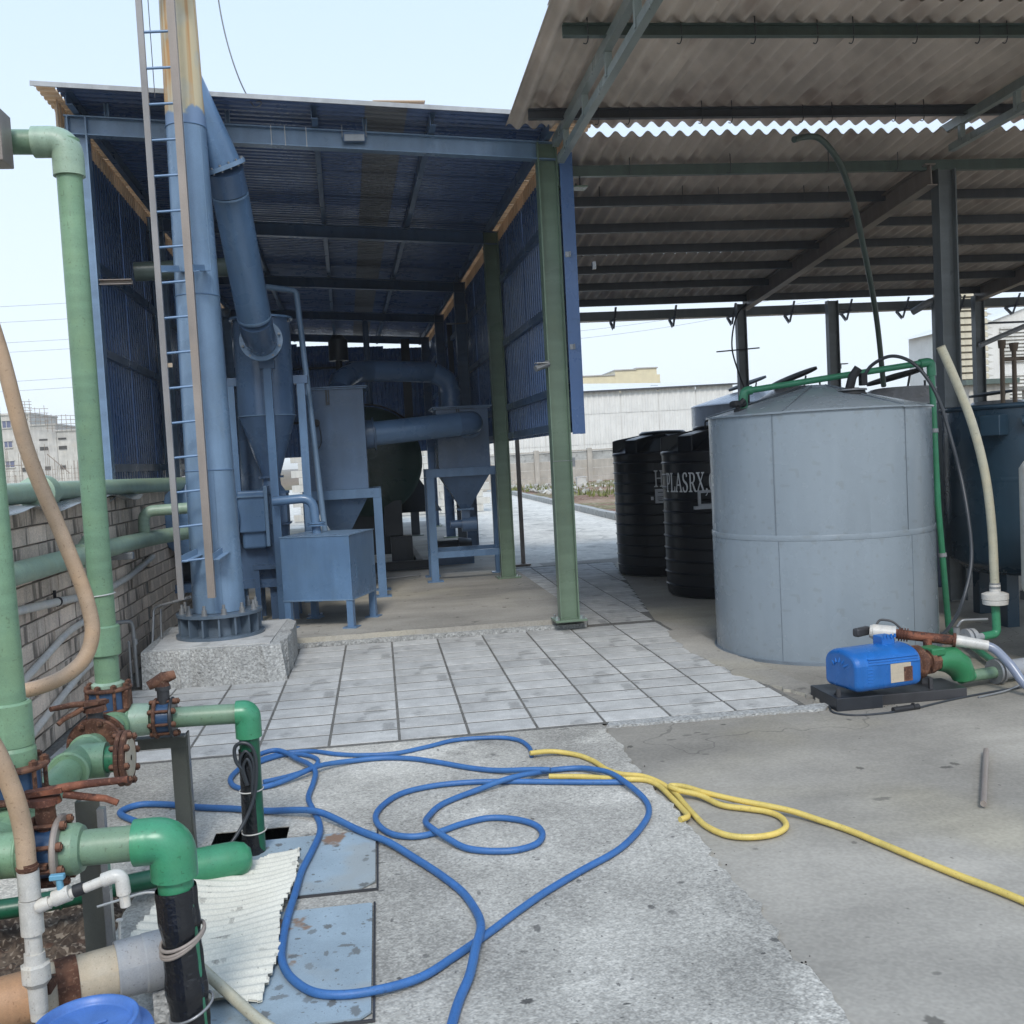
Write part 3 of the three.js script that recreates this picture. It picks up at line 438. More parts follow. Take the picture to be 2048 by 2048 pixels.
// ---------------------------------------------------------------- fibre-cement canopy on the right
const canopy = thing('corrugated_canopy', 'long open canopy with corrugated fibre-cement roof and dark steel purlins', 'canopy', [5.2, 0, -8.76]);
{
  const C = (n, g, m, l) => partW(canopy, n, g, m, l);
  const ly = z => 4.005 - 0.1 * (-z - 8.76); // underside of the lower roof sheets at depth z
  const uy = z => 4.165 + 0.02 * (z + 8.1);  // upper roof
  // posts
  C('column', section(shI(0.13, 0.17, 0.012, 0.01), [5.2, 0, -8.76], [5.2, 3.9, -8.76], [0, 0, 1]), M.postP);
  for (const [x, w] of [[4.98, 0.13], [6.28, 0.15], [7.82, 0.12], [8.42, 0.14]]) C('column', section(shI(0.1, w, 0.010, 0.008), [x, 0, -13.42], [x, 3.42, -13.42], [0, 0, 1]), M.postP);
  for (const [y, s] of [[3.28, 1], [2.55, 1]]) C('bracket', join([box(6.36, 6.47, y, y + 0.012, -13.46, -13.38), box(6.36, 6.372, y - 0.06, y, -13.46, -13.38)]), M.purlin);
  // rafters down the slope
  for (const x of [5.05, 8.42, 11.4]) C('rafter', section(shI(0.10, 0.20, 0.012, 0.01), [x, ly(-8.7) - 0.16, -8.7], [x, ly(-13.5) - 0.10, -13.5], [1, 0, 0]), M.primer);
  // lower purlins
  [-8.76, -9.52, -10.3, -11.04, -11.8, -12.55, -13.34].forEach((z, i) => C('purlin', section(shC(0.05, 0.09, 0.005), [i ? 1.72 : 1.68, ly(z) - 0.055, z], [12, ly(z) - 0.055, z], [0, 0, -1]), i ? M.purlin : M.sageD));
  // lower roof: three overlapping rows of sheets
  const rowsL = [[-8.30, -9.98], [-9.86, -11.58], [-11.46, -13.66]];
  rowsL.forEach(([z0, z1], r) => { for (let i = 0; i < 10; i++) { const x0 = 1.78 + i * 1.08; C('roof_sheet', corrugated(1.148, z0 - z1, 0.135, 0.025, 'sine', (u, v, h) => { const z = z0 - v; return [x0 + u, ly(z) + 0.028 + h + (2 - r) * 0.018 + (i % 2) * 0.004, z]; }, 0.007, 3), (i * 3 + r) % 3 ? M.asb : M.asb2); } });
  // upper roof: nearly level, overhanging the lower one
  const rowsU = [[-6.28, -8.58], [-4.3, -6.45]];
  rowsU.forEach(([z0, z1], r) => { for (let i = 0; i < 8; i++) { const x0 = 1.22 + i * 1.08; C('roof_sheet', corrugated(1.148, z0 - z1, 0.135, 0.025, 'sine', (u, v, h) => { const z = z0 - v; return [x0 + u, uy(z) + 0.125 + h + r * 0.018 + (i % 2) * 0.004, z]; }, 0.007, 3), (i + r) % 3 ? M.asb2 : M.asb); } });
  for (const [z, m] of [[-8.13, M.purlin], [-6.62, M.sageD], [-5.0, M.sageD]]) C('purlin', section(shC(0.05, 0.08, 0.005), [1.34, uy(z) + 0.05, z], [9.4, uy(z) + 0.05, z], [0, 0, 1]), m);
  // trusses carrying the upper roof
  for (const [x, zf] of [[1.62, -8.66], [5.02, -8.5], [8.42, -8.5]]) {
    C('top_chord', section(shL(0.055, 0.075, 0.006), [x, 4.125, zf], [x, 4.17, -4.4], [1, 0, 0]), M.trussP);
    C('bottom_chord', section(shL(0.055, 0.06, 0.006), [x + 0.02, 3.96, zf + 0.1], [x + 0.02, 3.99, -4.4], [1, 0, 0]), M.trussP);
    for (let z = -8.2; z < -4.5; z += 0.76) C('truss_post', section(shL(0.045, 0.04, 0.005), [x + 0.012, 3.99, z], [x + 0.012, 4.15, z], [1, 0, 0]), M.trussP);
  }
  C('corbel', join([box(1.66, 1.92, 3.80, 3.812, -8.83, -8.70), box(1.66, 1.672, 3.80, 3.99, -8.83, -8.70)]), M.sage);
  for (let k = 0; k < 5; k++) C('corbel_bolt', cyl([1.72 + k * 0.035, 3.812, -8.74], [1.72 + k * 0.035, 3.84 + (k === 4 ? 0.06 : 0), -8.74], 0.008, 0.008, 6), M.iron);
  // hook bolts
  const hook = (x, y, z) => C('hook_bolt', curve([[x, y + 0.13, z + 0.03], [x, y + 0.04, z + 0.035], [x, y - 0.05, z + 0.034], [x - 0.012, y - 0.075, z + 0.03], [x - 0.03, y - 0.07, z + 0.025]], 0.004, 14, 5), M.iron);
  for (const x of [1.5, 2.12, 2.62, 3.05, 3.3, 3.75, 4.2, 4.4, 4.8]) hook(x, uy(-6.62) + 0.04, -6.62);
  for (const x of [1.9, 2.15, 2.75, 3.0, 3.6, 3.85, 4.4, 4.65]) hook(x, uy(-8.13) + 0.04, -8.13);
  for (const x of [2.3, 3.2, 4.1, 4.75]) hook(x, ly(-8.76) - 0.03, -8.76);
  for (const x of [2.2, 3.0, 3.35, 4.2, 4.45]) hook(x, ly(-9.52) - 0.03, -9.52);
  // gutter with hangers at the rear eave
  C('gutter', join([box(1.9, 12, 3.30, 3.315, -13.86, -13.70), box(1.9, 12, 3.315, 3.42, -13.71, -13.70), box(1.9, 12, 3.315, 3.44, -13.86, -13.85)]), M.postP);
  for (let k = 0; k < 9; k++) { const x = 3.25 + k * 0.83; C('gutter_bracket', join([section(shL(0.03, 0.03, 0.005), [x, 3.44, -13.44], [x, 3.18, -13.62]), section(shL(0.03, 0.03, 0.005), [x, 3.18, -13.62], [x, 3.30, -13.78]), section(shL(0.03, 0.03, 0.005), [x, 3.30, -13.44], [x, 3.30, -13.78])]), M.purlin); }
  C('drain_pipe', pipe([[7.55, 3.25, -13.6], [7.62, 3.3, -13.5], [7.72, 3.36, -13.46], [8.2, 3.42, -13.5]], 0.05, 0.06, 12), M.pvcG);
  C('fixing_bracket', join([box(1.92, 1.95, 3.10, 3.16, -8.70, -8.66)]), M.galv);
}
// ---------------------------------------------------------------- stack and plinth
{
  const s = new THREE.Shape(); const o = [...jag([-1.77, -7.56], [-0.80, -7.50], 14, 0.008, 0.006), ...jag([-0.74, -7.54], [-0.76, -8.72], 10, 0.010, 0.006), [-0.82, -8.76], [-1.80, -8.76]];
  const g = sheet(o, 0.27, [], 0.3); const p = g.attributes.position;
  for (let i = 0; i < p.count; i++) if (p.getY(i) > 0.2) { const x = p.getX(i), z = p.getZ(i); if (z > -7.7) p.setZ(i, z - 0.03); if (x > -0.9 && z > -7.75) { p.setX(i, x - 0.04); p.setY(i, 0.262); } }
  g.computeVertexNormals();
  const pl = thing('concrete_plinth', 'rough cast concrete block under the blue chimney stack', 'plinth', [-1.28, 0, -8.1]);
  partW(pl, 'block', uvm(g), M.rough); partW(pl, 'screed', sheet([[-1.70, -7.63], [-0.86, -7.60], [-0.83, -8.7], [-1.76, -8.7]], 0.274, [], 0.01), M.tile);
}
const stack = thing('chimney_stack', 'tall tapering blue steel chimney stack with cream top and side ladder', 'chimney', [-1.29, 0.275, -8.16]);
{
  const S = (n, g, m, l) => part(stack, n, g, m, l); const R = y => 0.200 - 0.0138 * y;
  const ys = [0.19, 1.28, 2.61, 3.88];
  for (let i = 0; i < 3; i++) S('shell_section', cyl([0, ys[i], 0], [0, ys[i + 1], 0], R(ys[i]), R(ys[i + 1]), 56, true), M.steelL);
  const tg = new THREE.CylinderGeometry(R(9), R(3.88), 5.12, 56, 1, true); tg.translate(0, 3.88 + 2.56, 0); S('shell_section', flat(tg), M.stackTop, 'cream primer top section');
  for (const y of ys.slice(1)) S('weld_seam', new THREE.TorusGeometry(R(y) + 0.001, 0.005, 6, 56).rotateX(Math.PI / 2).translate(0, y, 0), M.steel);
  for (const [a, y0, y1] of [[0.3, 0.19, 1.28], [1.9, 1.28, 2.61], [0.9, 2.61, 3.88]]) S('weld_seam', cyl([Math.sin(a) * R(y0), y0, Math.cos(a) * R(y0)], [Math.sin(a) * R(y1), y1, Math.cos(a) * R(y1)], 0.003, 0.003, 6), M.steelL);
  S('base_ring', turned([[0.15, 0], [0.335, 0], [0.335, 0.022], [0.15, 0.022]], [0, 0, 0], null, 56), M.steelG);
  S('skirt', cyl([0, 0.022, 0], [0, 0.165, 0], 0.235, 0.225, 48, true), M.steelG);
  S('top_ring', turned([[0.15, 0.165], [0.325, 0.165], [0.325, 0.187], [0.15, 0.187]], [0, 0, 0], null, 56), M.steelG);
  for (let k = 0; k < 16; k++) { const a = k / 16 * 2 * Math.PI + 0.12; const g = cbox(0, 0.094, 0.268, 0.014, 0.142, 0.09); g.rotateY(a); S('gusset', g, M.steelG); }
  for (let k = 0; k < 12; k++) { const a = k / 12 * 2 * Math.PI + 0.27, x = Math.sin(a) * 0.278, z = Math.cos(a) * 0.278; S('anchor_bolt', join([cyl([x, 0.187, z], [x, 0.192, z], 0.028, 0.028, 14), cyl([x, 0.192, z], [x, 0.214, z], 0.021, 0.021, 6), cyl([x, 0.214, z], [x, 0.228, z], 0.021, 0.021, 6), cyl([x, 0.228, z], [x, 0.262, z], 0.0115, 0.0115, 10)]), M.galv); }
  // ladder
  const lx0 = -0.215, lx1 = 0.005, lz = 0.33;
  S('ladder_rail', box(lx0 - 0.022, lx0 + 0.022, 0.33, 9, lz - 0.004, lz + 0.028, 0.002), M.ladder);
  S('ladder_rail', join([box(lx1 - 0.028, lx1 + 0.022, 0.33, 9, lz + 0.02, lz + 0.027), box(lx1 + 0.022, lx1 + 0.028, 0.33, 9, lz - 0.03, lz + 0.027)]), M.primer);
  for (let k = 0; k < 33; k++) { const y = 0.62 + k * 0.256; S('rung', cyl([lx0 + 0.02, y - 0.004, lz + 0.01], [lx1 - 0.02, y + 0.006, lz + 0.006], 0.0095, 0.0095, 10), M.steel); }
  for (const y of [0.63, 2.76, 4.9]) for (const [x, tx] of [[lx0 + 0.02, -0.10], [lx1 + 0.028, 0.085]]) S('ladder_bracket', section(shL(0.05, 0.05, 0.006), [x, y - 0.02, lz + 0.01], [tx, y + 0.015, 0.135], [0, 1, 0]), M.steelL);
  S('rail_tab', box(lx0 + 0.02, lx0 + 0.055, 2.05, 2.08, lz + 0.0, lz + 0.014), M.beige);
  S('ladder_guy', cyl([lx0 + 0.05, 9, lz - 0.06], [lx0 + 0.06, 4.0, lz - 0.02], 0.003, 0.003, 6), M.iron);
}
{ // slanted exhaust duct from the cyclone into the stack
  const d = thing('exhaust_duct', 'slanting blue flanged duct joining the stack to the cyclone', 'duct', [-1.0, 2.7, -9.9]);
  const a = [-1.27, 4.52, -8.20], b = [-1.066, 3.94, -8.42], c = [-1.05, 3.78, -8.55], e = [-0.995, 2.86, -9.28], f = [-0.99, 2.70, -9.98];
  partW(d, 'upper_pipe', cyl(a, b, 0.125, 0.145, 40), M.steel);
  const ab = V(b[0] - a[0], b[1] - a[1], b[2] - a[2]).normalize(), b2 = [b[0] + ab.x * 0.02, b[1] + ab.y * 0.02, b[2] + ab.z * 0.02], b1 = [b[0] - ab.x * 0.012, b[1] - ab.y * 0.012, b[2] - ab.z * 0.012];
  const fl = partW(d, 'flange', cyl(b1, b2, 0.178, 0.178, 44), M.steelL);
  const t1 = V(1, 0, 0).cross(ab).normalize(), t2 = ab.clone().cross(t1);
  for (let k = 0; k < 14; k++) { const an = k / 14 * 6.283; const q = V(...b1).add(t1.clone().multiplyScalar(Math.cos(an) * 0.162)).add(t2.clone().multiplyScalar(Math.sin(an) * 0.162)); const q2 = q.clone().add(ab.clone().multiplyScalar(0.045)), q1 = q.clone().add(ab.clone().multiplyScalar(-0.014)); partW(fl, 'bolt', cyl(q1.toArray(), q2.toArray(), 0.009, 0.009, 6), M.galv); }
  partW(d, 'mitre_elbow', sweep([V(...b2), V(...c)], 0.148, 40), M.steelD);
  partW(d, 'lower_pipe', sweep([V(...c).add(V(0, 0.03, -0.01)), V(...e)], 0.146, 44), M.steel);
  for (const [p, q] of [[c, e]]) for (const t of [0.02, 0.98]) { const m = V(...p).lerp(V(...q), t), n = V(...q).sub(V(...p)).normalize().multiplyScalar(0.008); partW(d, 'weld_seam', cyl(m.clone().sub(n).toArray(), m.clone().add(n).toArray(), 0.149, 0.149, 44), M.steelL); }
  partW(d, 'lower_elbow', sweep([V(...e), V(-0.993, 2.775, -9.42), V(-0.99, 2.72, -9.62), V(...f)], 0.147, 40), M.steelD);
  const fl2 = partW(d, 'flange', cyl([-0.991, 2.722, -9.66], [-0.991, 2.718, -9.685], 0.195, 0.195, 44), M.steelL);
  for (let k = 0; k < 10; k++) { const an = k / 10 * 6.283 + 0.3, x = -0.991 + Math.cos(an) * 0.174, y = 2.72 + Math.sin(an) * 0.174; partW(fl2, 'bolt', cyl([x, y, -9.635], [x, y, -9.68], 0.012, 0.012, 6), M.galv); }
}
{ // cyclone
  const c = thing('cyclone', 'blue cone-bottomed cyclone separator behind the stack', 'cyclone', [-1.035, 0.08, -10.2]);
  const S = (n, g, m) => part(c, n, g, m);
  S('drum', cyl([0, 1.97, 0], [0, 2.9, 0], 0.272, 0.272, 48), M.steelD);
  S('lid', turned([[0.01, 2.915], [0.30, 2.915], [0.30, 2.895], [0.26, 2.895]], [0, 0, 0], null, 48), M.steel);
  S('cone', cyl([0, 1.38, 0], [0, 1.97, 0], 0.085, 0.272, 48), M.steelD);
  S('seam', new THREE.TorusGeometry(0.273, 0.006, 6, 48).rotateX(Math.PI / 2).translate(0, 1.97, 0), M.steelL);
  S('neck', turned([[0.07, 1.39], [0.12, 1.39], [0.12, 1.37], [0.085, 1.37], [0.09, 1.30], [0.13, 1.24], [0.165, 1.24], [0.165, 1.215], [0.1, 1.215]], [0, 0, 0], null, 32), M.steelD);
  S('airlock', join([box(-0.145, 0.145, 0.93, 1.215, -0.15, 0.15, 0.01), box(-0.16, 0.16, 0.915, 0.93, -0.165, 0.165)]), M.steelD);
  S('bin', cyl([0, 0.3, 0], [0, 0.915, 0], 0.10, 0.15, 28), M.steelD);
  S('bin_foot', join([box(-0.2, -0.15, 0, 0.5, -0.2, -0.15), box(0.15, 0.2, 0, 0.5, -0.2, -0.15), box(-0.2, -0.15, 0, 0.5, 0.15, 0.2), box(0.15, 0.2, 0, 0.5, 0.15, 0.2), box(-0.21, 0.21, 0.5, 0.54, -0.21, 0.21)]), M.steelD);
  for (const [x, z, y] of [[0.06, 0.315, 2.43], [0.34, 0.02, 2.30], [-0.33, 0.0, 2.30]]) {
    const l = S('support_post', section(shR(0.075, 0.075), [x, 0, z], [x, y - 0.03, z], [1, 0, 0]), M.steel);
    part(l, 'bracket', join([box(x - 0.07, x + 0.07, y - 0.03, y + 0.05, z - 0.05 - (x > 0.3 ? 0.02 : 0), z + 0.03, 0.004), box(x - 0.05, x + 0.05, y - 0.14, y - 0.03, z - 0.05, z - 0.04)]), M.steelD); part(l, 'foot_plate', box(x - 0.07, x + 0.07, 0, 0.012, z - 0.07, z + 0.07), M.steelD);
  }
  for (const x of [-0.26, 0.26]) S('lid_bolt', new THREE.SphereGeometry(0.016, 10, 8).translate(x, 2.87, 0.08), M.galv);
}
single('seal_pipe', 'thin blue pipe elbowing into the top of the square steel tank', 'pipe', join([pipe([[-0.99, 1.235, -9.75], [-0.62, 1.25, -9.72], [-0.60, 0.905, -9.70]], 0.043, 0.12, 20), cyl([-0.60, 0.985, -9.70], [-0.60, 1.0, -9.70], 0.082, 0.082, 24), cyl([-0.60, 1.006, -9.70], [-0.60, 1.021, -9.70], 0.082, 0.082, 24)]), M.steel);
single('vent_pole', 'slim grey-blue vent pipe bent over at its top beside the filter housing', 'pipe', pipe([[-1.14, 3.36, -10.45], [-0.70, 3.29, -10.45], [-0.565, 0.88, -10.42]], 0.03, 0.05, 14), M.steelL);
{ // square tank on legs
  const t = thing('square_tank', 'square blue steel tank standing on short legs', 'tank', [-0.50, 0.08, -9.62], -0.33);
  const w = 0.33, y0 = 0.26, y1 = 0.83; part(t, 'body', join([box(-w, w, y0, y1, -w, w, 0.004)]), M.steel); part(t, 'top', box(-w - 0.006, w + 0.006, y1, y1 + 0.008, -w - 0.006, w + 0.006), M.steelL);
  part(t, 'bottom_rim', join([box(-w - 0.006, w + 0.006, y0 - 0.01, y0 + 0.002, -w - 0.006, w + 0.006)]), M.steelL);
  for (const x of [-1, 1]) for (const z of [-1, 1]) { const l = part(t, 'leg', cbox(x * (w - 0.033), (y0 - 0.01) / 2, z * (w - 0.033), 0.06, y0 - 0.01, 0.06, 0.003), M.steel); part(l, 'foot_plate', cbox(x * (w - 0.033), 0.005, z * (w - 0.033), 0.13, 0.01, 0.13), M.steel); }
}
function hopper(name, label, x0, x1, zf, depth, yb, yt, fx0, fx1, apexY, valve) {
  const t = thing(name, label, 'filter', [(x0 + x1) / 2, 0.08, zf - depth / 2]);
  const S = (n, g, m) => partW(t, n, g, m); const zb = zf - depth, cx = (x0 + x1) / 2, cz = (zf + zb) / 2;
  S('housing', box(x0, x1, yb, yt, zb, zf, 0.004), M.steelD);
  S('lid', join([box(x0 - 0.05, x1 + 0.05, yt, yt + 0.012, zb - 0.05, zf + 0.05), box(x0 - 0.03, x1 + 0.03, yt - 0.018, yt - 0.004, zb - 0.03, zf + 0.03)]), M.steel);
  S('lid_handle', join([box(cx - 0.07, cx - 0.055, yt - 0.16, yt, zf + 0.012, zf + 0.02), box(cx - 0.045, cx - 0.03, yt - 0.16, yt, zf + 0.012, zf + 0.02), box(cx - 0.07, cx - 0.03, yt - 0.18, yt - 0.15, zf + 0.002, zf + 0.026)]), M.dull);
  // pyramid
  const a = 0.055, q = (s, y, sz) => [[cx - s, y, cz - sz], [cx + s, y, cz - sz], [cx + s, y, cz + sz], [cx - s, y, cz + sz]]; const T = q((x1 - x0) / 2 - 0.02, yb - 0.10, depth / 2 - 0.02), B = q(a, apexY, a), P_ = [];
  for (let k = 0; k < 4; k++) { const n = (k + 1) % 4; P_.push(...T[k], ...B[k], ...T[n], ...T[n], ...B[k], ...B[n]); } P_.push(...B[0], ...B[1], ...B[2], ...B[0], ...B[2], ...B[3]);
  const g = new THREE.BufferGeometry(); g.setAttribute('position', new THREE.Float32BufferAttribute(P_, 3)); g.computeVertexNormals(); S('hopper_cone', uvm(g), M.steelD);
  for (const z of [zf + 0.02, zb - 0.02]) S('frame_beam', section(shC(0.05, 0.10, 0.008), [fx0, yb - 0.05, z], [fx1, yb - 0.05, z], [0, 0, z > cz ? -1 : 1]), M.steel);
  for (const x of [fx0 + 0.035, fx1 - 0.035]) S('frame_beam', section(shC(0.05, 0.10, 0.008), [x, yb - 0.052, zf - 0.03], [x, yb - 0.052, zb + 0.03], [x > cx ? -1 : 1, 0, 0]), M.steel);
  for (const x of [fx0 + 0.045, fx1 - 0.045]) for (const z of [zf - 0.02, zb + 0.02]) { const l = S('leg', section(shR(0.09, 0.09), [x, 0.09, z], [x, yb - 0.102, z], [1, 0, 0]), M.steel); partW(l, 'foot_plate', cbox(x, 0.087, z, 0.19, 0.014, 0.15), M.steel); }
  if (valve) {
    for (const z of [zf - 0.02, zb + 0.02]) S('tie_beam', section(shC(0.045, 0.075, 0.006), [fx0 + 0.09, 0.40, z + 0.03], [fx1 - 0.09, 0.40, z + 0.03], [0, 0, -1]), M.steel);
    for (const x of [fx0 + 0.045, fx1 - 0.045]) S('tie_beam', section(shC(0.045, 0.075, 0.006), [x, 0.40, zf - 0.065], [x, 0.40, zb + 0.065], [1, 0, 0]), M.steel);
    S('outlet_flange', box(cx - 0.1, cx + 0.1, apexY - 0.02, apexY, cz - 0.1, cz + 0.1), M.steel); S('spout', box(cx - 0.05, cx + 0.05, apexY - 0.12, apexY - 0.02, cz - 0.05, cz + 0.05), M.steelD);
    S('rotary_valve', join([cyl([cx - 0.05, apexY - 0.2, cz], [cx + 0.13, apexY - 0.2, cz], 0.09, 0.09, 20), cyl([cx - 0.19, apexY - 0.19, cz], [cx - 0.05, apexY - 0.19, cz], 0.05, 0.05, 16)]), M.steelD);
  }
  return t;
}
hopper('filter_housing', 'tall blue filter housing on legs, nearest the square tank', -0.77, -0.11, -11.2, 0.62, 1.27, 2.37, -0.82, 0.02, 0.72, false);
hopper('filter_housing', 'shorter blue filter housing with open leg frame by the green column', 0.72, 1.34, -12.2, 0.62, 1.43, 2.15, 0.56, 1.49, 0.93, true);
{
  const i = thing('sight_gauge', 'small round black gauge with a looping wire on the tall filter housing', 'gauge', [-0.62, 2.0, -11.18]);
  partW(i, 'gauge', join([cyl([-0.625, 2.0, -11.2], [-0.62, 2.005, -11.12], 0.038, 0.034, 16), cyl([-0.66, 2.0, -11.2], [-0.62, 2.0, -11.15], 0.012, 0.012, 8)]), M.blackM); partW(i, 'wire', curve([[-0.60, 2.0, -11.13], [-0.58, 1.85, -11.12], [-0.60, 1.75, -11.15], [-0.68, 1.68, -11.19]], 0.005, 24, 6), M.blackM);
  const a = thing('lower_duct', 'fat blue duct crossing between the two filter housings', 'duct', [0.5, 1.9, -11.6]);
  partW(a, 'collar', join([cyl([-0.12, 1.86, -11.55], [-0.03, 1.865, -11.555], 0.16, 0.16, 36), cyl([-0.03, 1.865, -11.555], [-0.015, 1.866, -11.556], 0.185, 0.185, 36)]), M.steelD);
  partW(a, 'pipe', sweep([V(-0.02, 1.866, -11.556), V(0.95, 1.935, -11.72)], 0.135, 36), M.steel); partW(a, 'elbow', sweep(rounded([[0.94, 1.934, -11.718], [1.10, 1.945, -11.76], [1.10, 1.94, -12.2]], 0.14, 5), 0.136, 36), M.steelD);
  partW(a, 'flange', cyl([1.10, 1.94, -12.175], [1.10, 1.94, -12.195], 0.17, 0.17, 32), M.steel);
  const b = thing('upper_duct', 'blue overhead duct arching from one filter lid to the other', 'duct', [0.3, 2.5, -12.0]);
  const seg = [[-0.38, 2.37, -11.6], [-0.36, 2.48, -11.7], [-0.2, 2.61, -12.1], [0.0, 2.62, -12.2], [0.72, 2.60, -12.45], [0.88, 2.50, -12.48], [0.93, 2.36, -12.5], [0.93, 2.16, -12.5]].map(p => V(...p));
  partW(b, 'elbow', sweep(seg.slice(0, 4), 0.125, 32), M.steelD); partW(b, 'pipe', sweep(seg.slice(3, 5), 0.125, 32), M.steelD); partW(b, 'elbow', sweep(seg.slice(4), 0.125, 32), M.steelD);
}
{ // boiler
  const b = thing('boiler', 'big dark green horizontal boiler drum deep in the shed', 'boiler', [-0.14, 0.08, -15.5]);
  const S = (n, g, m) => partW(b, n, g, m);
  S('shell', cyl([-0.14, 1.56, -14.5], [-0.25, 1.56, -18.0], 0.76, 0.76, 64), M.boiler);
  S('front_plate', lathe([[0.01, 0.12], [0.45, 0.10], [0.7, 0.05], [0.77, 0], [0.77, -0.03]], [-0.14, 1.56, -14.5], [-0.137, 1.56, -14.4], 64), M.boiler);
  S('insulation_jacket', (() => { const g = new THREE.CylinderGeometry(0.80, 0.80, 0.5, 48, 1, true, -0.9, 1.8); g.rotateX(-Math.PI / 2); g.rotateY(0); g.translate(-0.14, 1.57, -14.72); return flat(g); })(), M.primer);
  S('saddle', box(-0.55, 0.3, 0.2, 0.95, -15.2, -15.0), M.dull); S('ash_door', join([box(0.12, 0.42, 0.08, 0.5, -14.6, -14.3, 0.01), box(0.05, 0.3, 0.5, 1.0, -14.7, -14.45, 0.01)]), M.dull);
  S('skid', join([section(shC(0.08, 0.12, 0.01), [-1.2, 0.15, -13.7], [0.6, 0.15, -13.75], [0, 0, 1]), section(shC(0.08, 0.12, 0.01), [0.45, 0.15, -13.8], [0.35, 0.15, -18], [1, 0, 0])]), M.dull);
  S('hood', (() => { const g = new THREE.CylinderGeometry(0.02, 0.5, 0.55, 4, 1); g.rotateY(0.785); g.translate(0.62, 1.0, -16.6); return uvm(g); })(), M.dull);
  S('motor', join([cyl([-0.47, 3.05, -15.2], [-0.47, 3.35, -15.2], 0.14, 0.14, 20), cyl([-0.47, 3.35, -15.2], [-0.47, 3.42, -15.2], 0.12, 0.08, 20), cyl([-0.47, 2.3, -15.2], [-0.47, 3.05, -15.2], 0.05, 0.05, 12)]), M.dull);
  single('steam_pipe', 'upright blue pipe rising over the boiler to the roof', 'pipe', pipe([[-0.06, 2.4, -15.4], [-0.06, 3.62, -15.4], [-0.06, 3.66, -15.9]], 0.045, 0.08, 14), M.steelD);
  single('grate_pipe', 'thin pale pipe lying on the shed floor before the boiler', 'pipe', pipe([[-1.0, 0.11, -12.7], [-0.2, 0.11, -12.55], [0.45, 0.12, -12.75]], 0.02, 0.2, 10), M.galv);
  for (const [x, z, l] of [[0.66, -20.0, 'dark steel post at the rear of the boiler'], [1.42, -18.0, 'dark steel post behind the open leg frame']]) { const p = thing('rear_post', l, 'post', [x, 0.08, z]); part(p, 'shaft', section(shI(0.16, 0.18, 0.012, 0.01), [0, 0.02, 0], [0, 3.8, 0], [1, 0, 0]), M.dull); part(p, 'base_plate', box(-0.15, 0.15, 0, 0.02, -0.15, 0.15), M.sageD); }
  const m = thing('feed_pump', 'little dark motor-pump set on the floor behind the hopper frame', 'pump', [0.95, 0.08, -14.2]);
  part(m, 'motor', join([cyl([-0.2, 0.22, 0], [0.1, 0.22, 0], 0.11, 0.11, 20), cyl([0.1, 0.22, 0], [0.28, 0.22, 0], 0.15, 0.12, 20)]), M.dull); part(m, 'base', box(-0.25, 0.3, 0, 0.12, -0.12, 0.12), M.steelD);
  const w = thing('thin_post', 'slender brown steel post outside the shed wall', 'post', [1.93, 0, -14.24]); part(w, 'shaft', section(shL(0.055, 0.055, 0.006), [0, 0.01, 0], [0, 2.4, 0], [1, 0, 0]), M.primer); part(w, 'base_plate', box(-0.12, 0.12, -0.01, 0.012, -0.1, 0.1), M.primer);
}
{ // induced draught fan behind the stack
  const f = thing('blower', 'blue scroll-cased blower half hidden behind the stack foot', 'blower', [-1.6, 0.08, -10.1]);
  const S = (n, g, m) => { g.translate(0, 0, 9.3); g.scale(1.06, 1, 1); g.translate(-0.01, -0.02, -10.05); return partW(f, n, g, m); };
  S('scroll_casing', join([cyl([-1.62, 1.12, -9.55], [-1.60, 1.12, -9.15], 0.36, 0.36, 48), lathe([[0.36, 0], [0.34, 0.05], [0.18, 0.09], [0.01, 0.09]], [-1.60, 1.12, -9.15], [-1.599, 1.12, -9.1], 48)]), M.steel);
  S('discharge_box', join([box(-1.26, -1.0, 0.96, 1.36, -9.6, -9.2, 0.02), box(-1.24, -1.02, 0.8, 0.98, -9.56, -9.24, 0.03)]), M.steel);
  S('flange_strip', join([box(-1.02, -0.985, 0.82, 1.40, -9.62, -9.18, 0.008), box(-1.26, -1.0, 1.30, 1.315, -9.62, -9.18)]), M.steelL);
  S('stand', join([box(-1.28, -0.95, 0.5, 0.85, -9.55, -9.35), section(shR(0.07, 0.07), [-1.0, 0.08, -9.4], [-1.0, 0.5, -9.4]), section(shR(0.07, 0.07), [-1.3, 0.08, -9.4], [-1.3, 0.5, -9.4]), box(-1.95, -0.95, 0.42, 0.5, -9.7, -9.3)]), M.steelD);
  S('bearing_cover', join([cyl([-1.66, 1.46, -9.3], [-1.40, 1.46, -9.3], 0.09, 0.11, 20)]), M.steelL); S('drive_motor', join([cyl([-1.85, 0.62, -9.6], [-1.5, 0.62, -9.6], 0.14, 0.14, 20)]), M.dull);
  S('riser_duct', cyl([-1.16, 1.0, -10.0], [-1.16, 2.6, -10.0], 0.14, 0.14, 28), M.steelD);
}
single('drain_line', 'thin grey tube bent round beside the concrete plinth', 'tube', join([pipe([[-1.47, 0.60, -8.0], [-1.78, 0.52, -8.15], [-1.80, 0.02, -8.0]], 0.011, 0.04, 8), pipe([[-1.74, 0.5, -8.2], [-1.74, 0.03, -8.1]], 0.008, 0.02, 6)]), M.galv);
single('shed_crosspipe', 'short fat dusty pipe stub high on the left inside wall', 'pipe', cyl([-2.05, 3.36, -9.6], [-1.2, 3.40, -9.7], 0.085, 0.085, 24), M.sageD);
